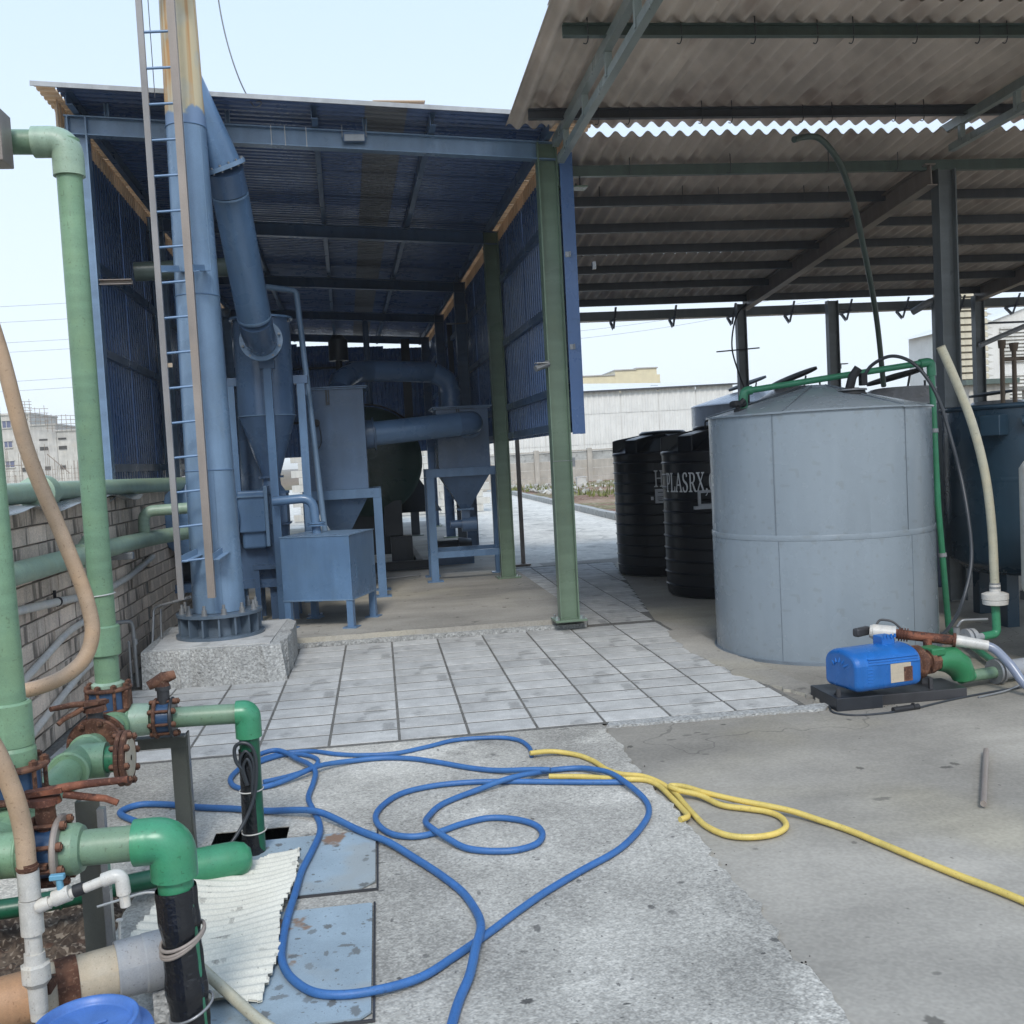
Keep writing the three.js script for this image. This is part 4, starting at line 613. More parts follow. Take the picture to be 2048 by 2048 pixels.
// ---------------------------------------------------------------- block wall on the left
{
  const w = thing('block_wall', 'stained grey block wall along the left boundary', 'wall', [-2.1, 0, -7]);
  partW(w, 'core', box(-2.22, -2.008, -0.02, 1.395, -12.5, -2.5), M.joint);
  const bl = 0.31, ch = 0.1075, mats = [M.brick, M.brick2, M.brick, M.brick3]; const vars = []; for (let k = 0; k < 8; k++) vars.push(uvm(new RoundedBoxGeometry(0.03, ch - 0.007, bl - 0.008, 1, 0.004), rr(0, 1.8), rr(0, 1.8)));
  let n = 0; const far = [];
  for (let r = 0; r < 13; r++) for (let z = -4.55 - (r % 2) * bl / 2; z > -8.95; z -= bl) { n++; const m = part(w, 'block', vars[(n * 5 + r) % 8], mats[(n * 7 + r * 3) % 4]); m.position.set(-2.0 + 2.1 + rr(-0.004, 0.003), ch * (r + 0.5), z + 7); m.rotation.set(rr(-0.006, 0.006), rr(-0.012, 0.012), 0); }
  for (let r = 0; r < 13; r++) for (let z = -9.05 - (r % 2) * bl / 2; z > -12.4; z -= bl) far.push(cbox(-2.0 + rr(-0.004, 0.003), ch * (r + 0.5), z, 0.03, ch - 0.011, bl - 0.012)); for (let r = 0; r < 13; r++) for (let z = -4.28 - (r % 2) * bl / 2; z < -2.6; z += bl) far.push(cbox(-2.0 + rr(-0.004, 0.003), ch * (r + 0.5), z, 0.03, ch - 0.011, bl - 0.012));
  partW(w, 'outer_blocks', join(far), M.brick).userData.kind = 'stuff';
  const cap = new THREE.PlaneGeometry(0.3, 5.2, 6, 60); cap.rotateX(-Math.PI / 2); const p = cap.attributes.position; for (let i = 0; i < p.count; i++) { const x = p.getX(i), z = p.getZ(i); p.setY(i, 0.012 * Math.sin(z * 3.1) + (x > 0.1 ? -0.03 + 0.02 * Math.sin(z * 7 + 1) : 0)); if (x > 0.12) p.setX(i, x + 0.03 * Math.sin(z * 5)); } cap.computeVertexNormals(); cap.translate(-2.03, 1.415, -6.0); partW(w, 'flashing', uvm(cap), M.galv);
}
function coll(p, q, r, prof) { return turned(prof.map(a => [a[0] * r, a[1]]), p, q, 36); }
{ // three pipe runs fixed along the wall
  const a = thing('wall_main', 'fat pale green pipe running along the top of the block wall', 'pipe', [-2.03, 1.41, -7]);
  partW(a, 'pipe', pipe([[-2.05, 1.487, -3.0], [-2.05, 1.475, -6.7], [-1.98, 1.455, -9.0], [-1.80, 1.44, -10.2]], 0.062, 0.2, 28), M.greenP);
  partW(a, 'coupling', turned([[0.062, -0.16], [0.085, -0.14], [0.085, -0.02], [0.104, -0.01], [0.104, 0.12], [0.085, 0.14], [0.07, 0.21], [0.062, 0.21]], [-2.05, 1.475, -6.52], [-2.05, 1.475, -6.8], 40), M.greenP);
  partW(a, 'strap', join([pipe([[-1.985, 1.43, -8.05], [-1.982, 1.39, -8.07], [-1.99, 1.36, -7.9]], 0.006, 0.02, 6), pipe([[-1.985, 1.43, -8.3], [-1.98, 1.36, -8.45]], 0.006, 0.02, 6)]), M.galv);
  const b = thing('wall_branch', 'pale green pipe half way up the block wall with a raised branch', 'pipe', [-1.9, 0.95, -7]);
  partW(b, 'pipe', pipe([[-1.90, 1.08, -3.0], [-1.90, 1.07, -5.6], [-1.90, 1.04, -8.0], [-1.86, 1.02, -8.9], [-1.7, 1.02, -9.3]], 0.062, 0.2, 28), M.greenP);
  partW(b, 'tee', join([cyl([-1.90, 1.055, -6.75], [-1.90, 1.05, -7.05], 0.078, 0.078, 32), cyl([-1.92, 1.06, -6.9], [-1.87, 1.15, -6.9], 0.06, 0.05, 24)]), M.greenP);
  partW(b, 'branch', pipe([[-1.885, 1.03, -8.5], [-1.885, 1.255, -8.5], [-1.50, 1.26, -8.55]], 0.045, 0.09, 22), M.greenP); partW(b, 'branch_socket', cyl([-1.53, 1.26, -8.546], [-1.43, 1.26, -8.56], 0.052, 0.052, 24), M.greenP);
  partW(b, 'bracket', box(-2.0, -1.8, 0.94, 0.99, -7.75, -7.69, 0.004), M.galv);
  const mk = (nm, lb, pts, r, clips) => { const t = thing(nm, lb, 'pipe', [-1.97, pts[0][1], -6]); partW(t, 'pipe', pipe(pts, r, 0.15, 14), M.white); for (const [x, y, z] of clips) partW(t, 'clip', join([cyl([x, y, z - 0.012], [x, y, z + 0.012], r + 0.004, r + 0.004, 14), box(x - 0.03, x - 0.005, y, y + 0.07, z - 0.006, z + 0.006)]), M.blackM); };
  mk('conduit', 'upper white conduit pinned along the block wall', [[-1.965, 0.88, -4.2], [-1.965, 0.87, -5.5], [-1.965, 0.80, -6.6], [-1.965, 0.74, -7.4], [-1.965, 0.76, -8.2], [-1.965, 0.84, -9.1]], 0.025, [[-1.965, 0.81, -6.45]]);
  mk('conduit', 'middle white conduit dipping along the wall behind the manifold', [[-1.965, 0.34, -4.9], [-1.965, 0.46, -5.7], [-1.965, 0.60, -6.6], [-1.965, 0.62, -7.2]], 0.021, [[-1.965, 0.44, -5.55]]);
  mk('conduit', 'lowest white conduit near the foot of the block wall', [[-1.965, 0.05, -5.2], [-1.965, 0.17, -5.9], [-1.965, 0.30, -6.8], [-1.965, 0.34, -7.6]], 0.021, [[-1.965, 0.12, -5.6]]);
  single('standpipe', 'thin grey standpipe bending off the wall by the plinth', 'pipe', join([pipe([[-1.97, 0.42, -6.9], [-1.93, 0.52, -7.45], [-1.82, 0.5, -7.62], [-1.81, 0.02, -7.62]], 0.014, 0.05, 10), cyl([-1.85, 0.36, -7.6], [-1.85, 0.03, -7.6], 0.009, 0.009, 8), cyl([-1.812, 0.33, -7.62], [-1.812, 0.37, -7.62], 0.019, 0.019, 10)]), M.galv);
}
// ---------------------------------------------------------------- green valve manifold in the foreground
const mani = thing('pipe_manifold', 'green plastic valve manifold with rusty flanges in the left foreground', 'manifold', [-1.07, 0, -3.5]);
{
  const S = (n, g, m, l) => partW(mani, n, g, m, l); const y = 0.585, x = -1.07, r = 0.046;
  // header
  S('header_pipe', sweep([V(x, y, -2.48), V(x, y, -4.15)], r, 36), M.green); S('end_cap', lathe([[0.047, -0.05], [0.058, -0.048], [0.058, 0.02], [0.045, 0.045], [0.01, 0.05]], [x, y, -2.5], [x, y, -2.0], 36), M.greenF);
  const sock = (p, q, m = M.green, rr_ = 0.057) => { const d = V(q[0] - p[0], q[1] - p[1], q[2] - p[2]); const l = d.length(); return S('socket', turned([[r - 0.002, 0], [rr_ - 0.006, 0], [rr_, 0.006], [rr_, l - 0.006], [rr_ - 0.006, l], [r - 0.002, l]], p, q, 36), m); };
  const flange = (p, ax, R, t, bolts, m = M.rust, par = mani) => { // flange disc with bolts and nuts
    const A = V(...ax).normalize(), q = [p[0] + A.x * t, p[1] + A.y * t, p[2] + A.z * t]; const f = partW(par, 'flange', turned([[0.03, 0], [R - 0.004, 0], [R, 0.004], [R, t - 0.004], [R - 0.004, t], [0.03, t]], p, q, 40), m);
    return f;
  };
  const bolts = (p, ax, R, len, n, off = 0) => { const A = V(...ax).normalize(); const t1 = Math.abs(A.y) > 0.9 ? V(1, 0, 0) : V(0, 1, 0); const t2 = A.clone().cross(t1); for (let k = 0; k < n; k++) { const an = k / n * 6.283 + off; const c = V(...p).add(t1.clone().multiplyScalar(Math.cos(an) * R)).add(t2.clone().multiplyScalar(Math.sin(an) * R)); const a = c.clone().addScaledVector(A, -0.016), b = c.clone().addScaledVector(A, len + 0.016); S('bolt', join([cyl(a.toArray(), b.toArray(), 0.0065, 0.0065, 8), cyl(c.clone().addScaledVector(A, -0.012).toArray(), c.toArray(), 0.011, 0.011, 6), cyl(c.clone().addScaledVector(A, len).toArray(), c.clone().addScaledVector(A, len + 0.012).toArray(), 0.0125, 0.0125, 6)]), M.rust); } };
  const wafer = (p, ax, R, t, m = M.valveB) => { const A = V(...ax).normalize(); return S('valve_body', turned([[0.04, 0], [R, 0], [R, t], [0.04, t]], p, [p[0] + A.x * t, p[1] + A.y * t, p[2] + A.z * t], 36), m); };
  const lever = (base, dir, len, m = M.rustR) => { // flat lever with squeeze grip
    const d = V(...dir).normalize(), sd = d.clone().cross(V(0, 1, 0)).normalize(); const pt = (a, h) => V(...base).addScaledVector(d, a).add(V(0, h, 0));
    S('lever', join([cyl([base[0], base[1] - 0.012, base[2]], [base[0], base[1] + 0.004, base[2]], 0.042, 0.038, 24), sweep([pt(-0.045, 0.012), pt(0.06, 0.026), pt(len * 0.5, 0.030), pt(len, 0.034)], (t) => 0.0125 - 0.003 * t, 10), section(shR(0.03, 0.014), pt(-0.05, 0.014).toArray(), pt(0.05, 0.022).toArray(), [sd.x, sd.y, sd.z])]), m);
    S('squeeze_grip', sweep([pt(0.05, 0.008), pt(len * 0.45, -0.002), pt(len * 0.72, -0.012), pt(len * 0.86, -0.026)], (t) => 0.011 - 0.002 * t, 8), m);
  };
  // near tee and branch (z = -2.75)
  const zn = -2.75; S('tee', join([cyl([x, y, zn - 0.1], [x, y, zn + 0.1], 0.058, 0.058, 36), cyl([x, y, zn], [x + 0.1, y, zn], 0.058, 0.058, 36)]), M.green); sock([x + 0.085, y, zn], [x + 0.1, y, zn], M.green, 0.062);
  S('branch_pipe', sweep([V(x, y, zn), V(-0.945, y, zn)], r, 36), M.green);
  flange([-0.948, y, zn], [1, 0, 0], 0.092, 0.014, 0); wafer([-0.934, y, zn], [1, 0, 0], 0.066, 0.052, M.valveB); S('valve_yoke', join([box(-0.93, -0.886, y - 0.088, y - 0.05, zn - 0.03, zn + 0.03, 0.006), box(-0.928, -0.888, y - 0.02, y - 0.006, zn + 0.05, zn + 0.085, 0.004), cyl([-0.908, y + 0.05, zn], [-0.908, y + 0.125, zn], 0.028, 0.024, 18)]), M.rust); flange([-0.882, y, zn], [1, 0, 0], 0.092, 0.016, 0, M.primer);
  bolts([-0.948, y, zn], [1, 0, 0], 0.078, 0.082, 8, 0.35); S('stub_flange', turned([[r, 0], [0.066, 0], [0.066, 0.03], [0.058, 0.045], [r, 0.048]], [-0.866, y, zn], [-0.8, y, zn], 36), M.greenW);
  lever([-0.908, y + 0.14, zn], [1, 0, 0.06], 0.215);
  S('branch_pipe', sweep([V(-0.866, y, zn), V(-0.64, y, zn)], r, 36), M.greenW);
  S('elbow', sweep(rounded([[-0.692, y, zn], [-0.597, y, zn], [-0.597, y - 0.10, zn]], 0.075, 10), 0.0605, 40), M.greenF);
  S('drop_pipe', sweep([V(-0.597, y - 0.08, zn), V(-0.572, -0.3, zn)], r, 36), M.greenF);
  S('plastic_wrap', (() => { const n = 40, pts = []; for (let k = 0; k <= n; k++) { const t = k / n; pts.push(V(-0.596 + 0.0235 * t, y - 0.13 - 0.66 * t, zn)); } const g = sweep(pts, t => 0.0515 + 0.0025 * Math.sin(t * 19) + 0.0015 * Math.sin(t * 47 + 1), 30, false); const p = g.attributes.position; for (let i = 0; i < p.count; i++) { const a = Math.atan2(p.getZ(i) - zn, p.getX(i) + 0.585), k = 1.01 + 0.02 * Math.sin(a * 7 + p.getY(i) * 30); if (a > 0.0 && a < 0.55) { /* split down the front right shows the green pipe */ p.setX(i, -0.585 + (p.getX(i) + 0.585) * 0.86); p.setZ(i, zn + (p.getZ(i) - zn) * 0.86); } else { p.setX(i, -0.585 + (p.getX(i) + 0.585) * k); } } g.computeVertexNormals(); return g; })(), M.wrap);
  for (const [yy, tilt] of [[0.315, 0.028], [0.31, 0.03], [0.322, 0.02]]) S('tie_band', (() => { const pts = []; for (let k = 0; k <= 40; k++) { const a = k / 40 * 6.283; pts.push(V(-0.588 + Math.cos(a) * 0.057, yy + tilt * Math.cos(a + 0.5), zn + Math.sin(a) * 0.057)); } return sweep(pts, 0.005, 6); })(), M.primer);
  S('tie_band', (() => { const pts = []; for (let k = 0; k <= 40; k++) { const a = k / 40 * 6.283; pts.push(V(-0.578 + Math.cos(a) * 0.056, 0.125 + 0.02 * Math.cos(a + 0.4), zn + Math.sin(a) * 0.056)); } return sweep(pts, 0.004, 6); })(), M.galv);
  // left riser over the header (z = -3.0)
  const zl = -3.02; S('tee', join([cyl([x, y, zl - 0.09], [x, y, zl + 0.09], 0.058, 0.058, 36), cyl([x, y, zl], [x, y + 0.075, zl], 0.054, 0.054, 36)]), M.green);
  flange([x, y + 0.07, zl], [0, 1, 0], 0.092, 0.014, 0); wafer([x, y + 0.084, zl], [0, 1, 0], 0.066, 0.07, M.valveB); flange([x, y + 0.154, zl], [0, 1, 0], 0.092, 0.014, 0); bolts([x, y + 0.07, zl], [0, 1, 0], 0.078, 0.098, 8, 0.2);
  S('riser_pipe', pipe([[x, y + 0.16, zl], [x - 0.02, 2.75, zl], [-2.1, 2.78, zl]], 0.045, 0.1, 32), M.green); sock([x, 0.80, zl], [x, 0.93, zl], M.green, 0.057); S('stub_flange', turned([[0.04, 0], [0.06, 0], [0.06, 0.04], [0.05, 0.06], [0.045, 0.06]], [x, y + 0.168, zl], [x, 1.2, zl], 36), M.green);
  // middle tee with blanked branch (z = -3.6)
  const zm = -3.6; S('tee', join([cyl([x, y, zm - 0.10], [x, y, zm + 0.10], 0.060, 0.060, 36), cyl([x, y, zm], [x + 0.095, y, zm], 0.060, 0.060, 36)]), M.green); sock([x, y, zm + 0.10], [x, y, zm + 0.12], M.green, 0.066); sock([x, y, zm - 0.12], [x, y, zm - 0.10], M.green, 0.066);
  S('branch_pipe', sweep([V(x, y, zm), V(x + 0.15, y, zm)], 0.045, 32), M.greenF); flange([x + 0.135, y, zm], [1, 0, 0], 0.094, 0.015, 0); flange([x + 0.153, y, zm], [1, 0, 0], 0.094, 0.017, 0); S('blank_plate', lathe([[0.068, 0.001], [0.066, 0.005], [0.01, 0.005]], [x + 0.169, y, zm], [x + 0.2, y, zm], 32), M.pvcC); bolts([x + 0.135, y, zm], [1, 0, 0], 0.079, 0.035, 8, 0.1);
  // header valve between middle and far tee (z = -3.85)
  const zv = -3.80; flange([x, y, zv], [0, 0, -1], 0.098, 0.016, 0); wafer([x, y, zv - 0.016], [0, 0, -1], 0.07, 0.045, M.iron); flange([x, y, zv - 0.061], [0, 0, -1], 0.098, 0.016, 0); bolts([x, y, zv], [0, 0, -1], 0.083, 0.077, 8, 0.3); S('valve_neck', cyl([x, y + 0.05, zv - 0.04], [x, y + 0.115, zv - 0.04], 0.03, 0.026, 18), M.iron); lever([x, y + 0.13, zv - 0.04], [-0.75, 0, 0.85], 0.17, M.rust);
  // far tee, riser, branch (z = -4.15)
  const zf = -4.15; S('tee', join([cyl([x, y, zf + 0.09], [x, y, zf - 0.06], 0.058, 0.058, 36), cyl([x, y, zf], [x + 0.10, y, zf], 0.060, 0.060, 36), cyl([x, y, zf], [x, y + 0.05, zf], 0.056, 0.056, 36)]), M.green); sock([x + 0.035, y, zf], [x + 0.05, y, zf], M.green, 0.07); S('socket', cyl([x + 0.05, y, zf], [x + 0.125, y, zf], 0.066, 0.062, 36), M.greenP);
  flange([x - 0.03, y + 0.045, zf], [0, 1, 0], 0.090, 0.014, 0); wafer([x - 0.03, y + 0.059, zf], [0, 1, 0], 0.076, 0.07, M.valveB); S('valve_yoke', join([box(x + 0.03, x + 0.055, y + 0.055, y + 0.13, zf - 0.02, zf + 0.05, 0.006), box(x - 0.115, x - 0.095, y + 0.055, y + 0.13, zf - 0.02, zf + 0.03, 0.006)]), M.rust); flange([x - 0.03, y + 0.129, zf], [0, 1, 0], 0.090, 0.014, 0); bolts([x - 0.03, y + 0.045, zf], [0, 1, 0], 0.077, 0.098, 8, 0.5);
  S('stub_flange', turned([[0.04, 0], [0.062, 0], [0.062, 0.012], [0.05, 0.02], [0.045, 0.02]], [x - 0.03, y + 0.143, zf], [x - 0.03, 1.2, zf], 36), M.greenP);
  S('riser_pipe', sweep([V(x - 0.03, y + 0.145, zf), V(x - 0.03, 2.84, zf)], 0.0465, 36), M.green); sock([x - 0.03, 0.85, zf], [x - 0.03, 0.97, zf], M.green, 0.059);
  S('elbow', sweep(rounded([[x - 0.03, 2.70, zf], [x - 0.03, 2.83, zf], [x - 0.15, 2.83, zf]], 0.07, 10), 0.058, 36), M.greenP); S('outlet_pipe', sweep([V(x - 0.13, 2.83, zf), V(-1.75, 2.84, zf)], 0.046, 32), M.greenW);
  S('branch_pipe', sweep([V(x + 0.1, y, zf), V(-0.905, y, zf)], 0.043, 32), M.green);
  flange([-0.932, y, zf], [1, 0, 0], 0.080, 0.013, 0); wafer([-0.919, y, zf], [1, 0, 0], 0.062, 0.05, M.valveB); flange([-0.869, y, zf], [1, 0, 0], 0.080, 0.013, 0, M.iron); bolts([-0.932, y, zf], [1, 0, 0], 0.067, 0.076, 8, 0.2);
  S('valve_neck', join([cyl([-0.894, y + 0.05, zf], [-0.894, y + 0.115, zf], 0.024, 0.024, 18), cyl([-0.894, y + 0.112, zf], [-0.894, y + 0.128, zf], 0.03, 0.03, 18)]), M.iron); S('handwheel', join([cyl([-0.894, y + 0.128, zf], [-0.894, y + 0.15, zf], 0.028, 0.02, 16), sweep([V(-0.945, y + 0.135, zf + 0.02), V(-0.89, y + 0.158, zf), V(-0.85, y + 0.165, zf - 0.02)], (t) => 0.018 + 0.008 * Math.sin(t * 3.14), 10)]), M.rust);
  S('branch_pipe', sweep([V(-0.86, y - 0.002, zf), V(-0.60, y - 0.008, zf)], 0.040, 32), M.greenW);
  S('elbow', sweep(rounded([[-0.618, y - 0.008, zf], [-0.575, y - 0.008, zf], [-0.575, y - 0.105, zf]], 0.06, 10), 0.0515, 36), M.greenF);
  S('drop_pipe', sweep([V(-0.575, y - 0.08, zf), V(-0.583, -0.55, zf)], 0.040, 32), M.greenD);
  S('plastic_wrap', (() => { const g = sweep([V(-0.578, 0.43, zf), V(-0.58, 0.3, zf), V(-0.582, 0.1, zf), V(-0.585, 0.02, zf), V(-0.59, -0.08, zf)], (t) => 0.043 + (t > 0.75 ? (t - 0.75) * 0.16 : 0) + 0.002 * Math.sin(t * 40), 28, false); const p = g.attributes.position; for (let i = 0; i < p.count; i++) { const a = Math.atan2(p.getZ(i) - zf, p.getX(i) + 0.581); if (a > -0.5 && a < 1.0) { p.setX(i, -0.581 + (p.getX(i) + 0.581) * 0.85); p.setZ(i, zf + (p.getZ(i) - zf) * 0.85); } } return g; })(), M.wrap);
  for (const yy of [0.265, 0.095]) S('cable_tie', new THREE.TorusGeometry(0.047, 0.0028, 6, 36).rotateX(Math.PI / 2).rotateZ(0.06).translate(-0.58, yy, zf), M.white);
}
single('pump_cable', 'black cable looped round the far drop pipe and trailing to the ground', 'cable', (() => { const z = -4.15; const pts = [[-0.60, 0.36, z + 0.05], [-0.625, 0.40, z + 0.05], [-0.625, 0.455, z + 0.05], [-0.60, 0.472, z + 0.055], [-0.565, 0.46, z + 0.058], [-0.548, 0.41, z + 0.056], [-0.55, 0.33, z + 0.056], [-0.565, 0.25, z + 0.055], [-0.60, 0.17, z + 0.07], [-0.66, 0.09, z + 0.11], [-0.72, 0.045, z + 0.14], [-0.80, 0.02, z + 0.15], [-0.95, 0.012, z + 0.14]]; return join([curve(pts, 0.0075, 90, 8), curve([[-0.59, 0.3, z + 0.05], [-0.61, 0.40, z + 0.048], [-0.585, 0.437, z + 0.053], [-0.56, 0.40, z + 0.055], [-0.562, 0.3, z + 0.053]], 0.006, 40, 8), curve([[-0.585, 0.3, z + 0.052], [-0.598, 0.375, z + 0.052], [-0.58, 0.405, z + 0.056], [-0.567, 0.37, z + 0.056], [-0.57, 0.26, z + 0.052]], 0.006, 40, 8)]); })(), M.hoseK);
{ // steel rests below the manifold
  const a = thing('pipe_stand', 'olive angle-iron stand holding up the far valve', 'stand', [-0.86, 0, -4.22]);
  partW(a, 'upright', section(shL(-0.06, 0.05, 0.007), [-0.835, 0, -4.22], [-0.835, 0.497, -4.22], [1, 0, 0]), M.olive); partW(a, 'arm', section(shL(0.05, 0.055, 0.007), [-1.02, 0.50, -4.22], [-0.83, 0.50, -4.22], [0, 0, 1]), M.olive);
  const b = thing('pipe_stand', 'short dark angle-iron post under the near branch pipe', 'stand', [-0.97, 0, -3.36]);
  partW(b, 'upright', join([section(shL(0.075, 0.05, 0.007), [-1.02, -0.05, -3.36], [-1.02, 0.52, -3.36], [1, 0, 0])]), M.olive); partW(b, 'lip', box(-0.947, -0.925, -0.05, 0.50, -3.36, -3.33), M.galv);
  single('ground_pipe', 'dark green pipe lying on the soil behind the near valve', 'pipe', join([pipe([[-1.9, 0.08, -3.62], [-1.3, 0.08, -3.66], [-0.80, 0.075, -3.84]], 0.034, 0.1, 22), cyl([-1.2, 0.08, -3.69], [-1.195, 0.08, -3.693], 0.037, 0.037, 22)]), M.greenD);
  single('capped_pipe', 'stubby bright green pipe with a domed end at the pit', 'pipe', lathe([[0.01, 0.20], [0.035, 0.196], [0.058, 0.175], [0.068, 0.14], [0.070, 0.10], [0.070, -0.12], [0.06, -0.12]], [-0.76, 0.065, -3.90], [-0.55, 0.065, -3.96], 40), M.greenF);
  single('strap_scrap', 'loose bent white strip under the near elbow', 'strip', pipe([[-0.93, 0.24, -3.2], [-0.80, 0.25, -3.25], [-0.72, 0.24, -3.25], [-0.69, 0.08, -3.2]], 0.004, 0.02, 6), M.white);
}
{ // cream suction hose
  single('suction_hose', 'ribbed cream suction hose curling down past the tall green riser', 'hose', curve([[-2.1, 3.15, -3.47], [-1.7, 3.12, -3.46], [-1.42, 2.85, -3.44], [-1.28, 2.45, -3.42], [-1.152, 1.98, -3.40], [-1.09, 1.64, -3.40], [-1.0, 1.35, -3.40], [-0.945, 1.15, -3.40], [-0.935, 1.05, -3.39], [-0.965, 0.97, -3.37], [-1.05, 0.915, -3.34], [-1.2, 0.90, -3.28], [-1.42, 0.95, -3.15], [-1.45, 1.05, -2.9], [-1.2, 1.1, -2.68], [-1.0, 0.95, -2.62], [-0.945, 0.80, -2.63], [-0.928, 0.68, -2.64], [-0.926, 0.585, -2.64]], 0.0235, 220, 18), M.hoseC);
  single('hose_tie', 'thin white wire band round the tall green riser', 'wire', (() => { const pts = []; for (let k = 0; k <= 40; k++) { const a = k / 40 * 6.283; pts.push(V(-1.10 + Math.cos(a) * 0.051, 1.09 + 0.004 * Math.cos(a), -4.15 + Math.sin(a) * 0.051)); } return sweep(pts, 0.0028, 5); })(), M.white);
  const p = thing('pvc_tap', 'white plastic riser with a blue-handled side tap at the left edge', 'tap', [-0.925, 0.15, -2.64]);
  const S = (n, g, m) => partW(p, n, g, m), z = -2.64, x = -0.925;
  S('hose_tail', join([cyl([x, 0.575, z], [x, 0.60, z], 0.0235, 0.0235, 16), cyl([x, 0.585, z], [x, 0.592, z], 0.027, 0.027, 16)]), M.rust);
  S('socket', turned([[0.015, 0.58], [0.026, 0.58], [0.026, 0.51], [0.02, 0.508], [0.0275, 0.506], [0.0275, 0.42], [0.015, 0.42]], [x, 0, z], [x + 0.001, 1, z], 30), M.pvcW);
  S('pipe', cyl([x, 0.2, z], [x, 0.43, z], 0.0205, 0.0205, 24), M.pvcW); S('reducer', turned([[0.02, 0.37], [0.026, 0.37], [0.027, 0.345], [0.036, 0.34], [0.036, 0.30], [0.024, 0.285], [0.023, 0.22], [0.02, 0.22]], [x, 0, z], [x + 0.001, 1, z], 8), M.pvcW);
  const b0 = [x + 0.01, 0.485, z + 0.01], b1 = [-0.715, 0.548, z + 0.01]; S('branch', cyl(b0, b1, 0.0125, 0.0125, 18), M.pvcW); S('branch_socket', cyl([x + 0.02, 0.489, z + 0.01], [x + 0.05, 0.498, z + 0.01], 0.018, 0.016, 18), M.pvcW); S('tap_body', cyl([-0.865, 0.505, z + 0.01], [-0.825, 0.517, z + 0.01], 0.02, 0.02, 18), M.pvcW); S('handle', join([cyl([-0.846, 0.515, z + 0.01], [-0.849, 0.553, z + 0.01], 0.009, 0.008, 10), cbox(-0.853, 0.56, z + 0.01, 0.036, 0.014, 0.018, 0.003)]), M.tapB); S('union', cyl([-0.815, 0.519, z + 0.01], [-0.79, 0.526, z + 0.01], 0.016, 0.016, 16), M.blackM);
  S('elbow', pipe([[-0.745, 0.54, z + 0.01], [-0.70, 0.552, z + 0.01], [-0.697, 0.50, z + 0.01]], 0.0175, 0.03, 18), M.pvcW); S('spout', cyl([-0.697, 0.505, z + 0.01], [-0.695, 0.468, z + 0.01], 0.013, 0.013, 16), M.pvcW);
  const d = thing('drain_main', 'stained cream and grey plastic drain pipe crossing the bottom left corner', 'pipe', [-0.9, 0.1, -2.8]);
  const a0 = [-1.6, 0.20, -2.52], a1 = [-0.985, 0.2, -2.765], a2 = [-0.78, 0.203, -2.85], a3 = [-0.55, 0.2, -2.94]; partW(d, 'orange_length', cyl(a0, a1, 0.066, 0.066, 36), M.pvcO); partW(d, 'cream_length', cyl(a1, a2, 0.067, 0.067, 36), M.pvcC); partW(d, 'coupler', turned([[0.06, 0], [0.074, 0], [0.076, 0.004], [0.076, 0.07], [0.078, 0.074], [0.078, 0.17], [0.06, 0.17]], [-0.79, 0.203, -2.846], a3, 36), M.pvcG);
  partW(d, 'saddle_clamp', join([cyl([-0.93, 0.2, -2.79], [-0.88, 0.2, -2.81], 0.072, 0.072, 30), box(-0.95, -0.9, 0.245, 0.275, -2.72, -2.66, 0.005)]), M.rust); partW(d, 'support', join([box(-1.1, -1.0, -0.05, 0.135, -2.78, -2.68), box(-0.70, -0.6, -0.05, 0.13, -2.95, -2.85)]), M.rough);
  const k = thing('plastic_drum', 'blue plastic drum with a round screw lid at the bottom left', 'drum', [-0.735, 0.065, -2.38]);
  part(k, 'body', lathe([[0.01, -0.04], [0.12, -0.04], [0.14, -0.02], [0.146, 0.1], [0.146, 0.19], [0.135, 0.215], [0.11, 0.225]], [0, 0, 0], null, 48), M.bluePl); part(k, 'lid', lathe([[0.01, 0.232], [0.094, 0.232], [0.098, 0.238], [0.102, 0.25], [0.112, 0.252], [0.116, 0.248], [0.118, 0.225], [0.142, 0.215], [0.146, 0.205]], [0, 0, 0], null, 56), M.bluePl);
  part(k, 'lid_ridge', join([cbox(0.0, 0.235, 0.0, 0.09, 0.006, 0.012, 0.002, 0.5)]), M.bluePl);
}
single('roof_beam_end', 'rusty brown steel beam end at the upper left edge', 'beam', box(-1.98, -1.275, 2.71, 2.90, -4.08, -3.96, 0.004), M.primer);
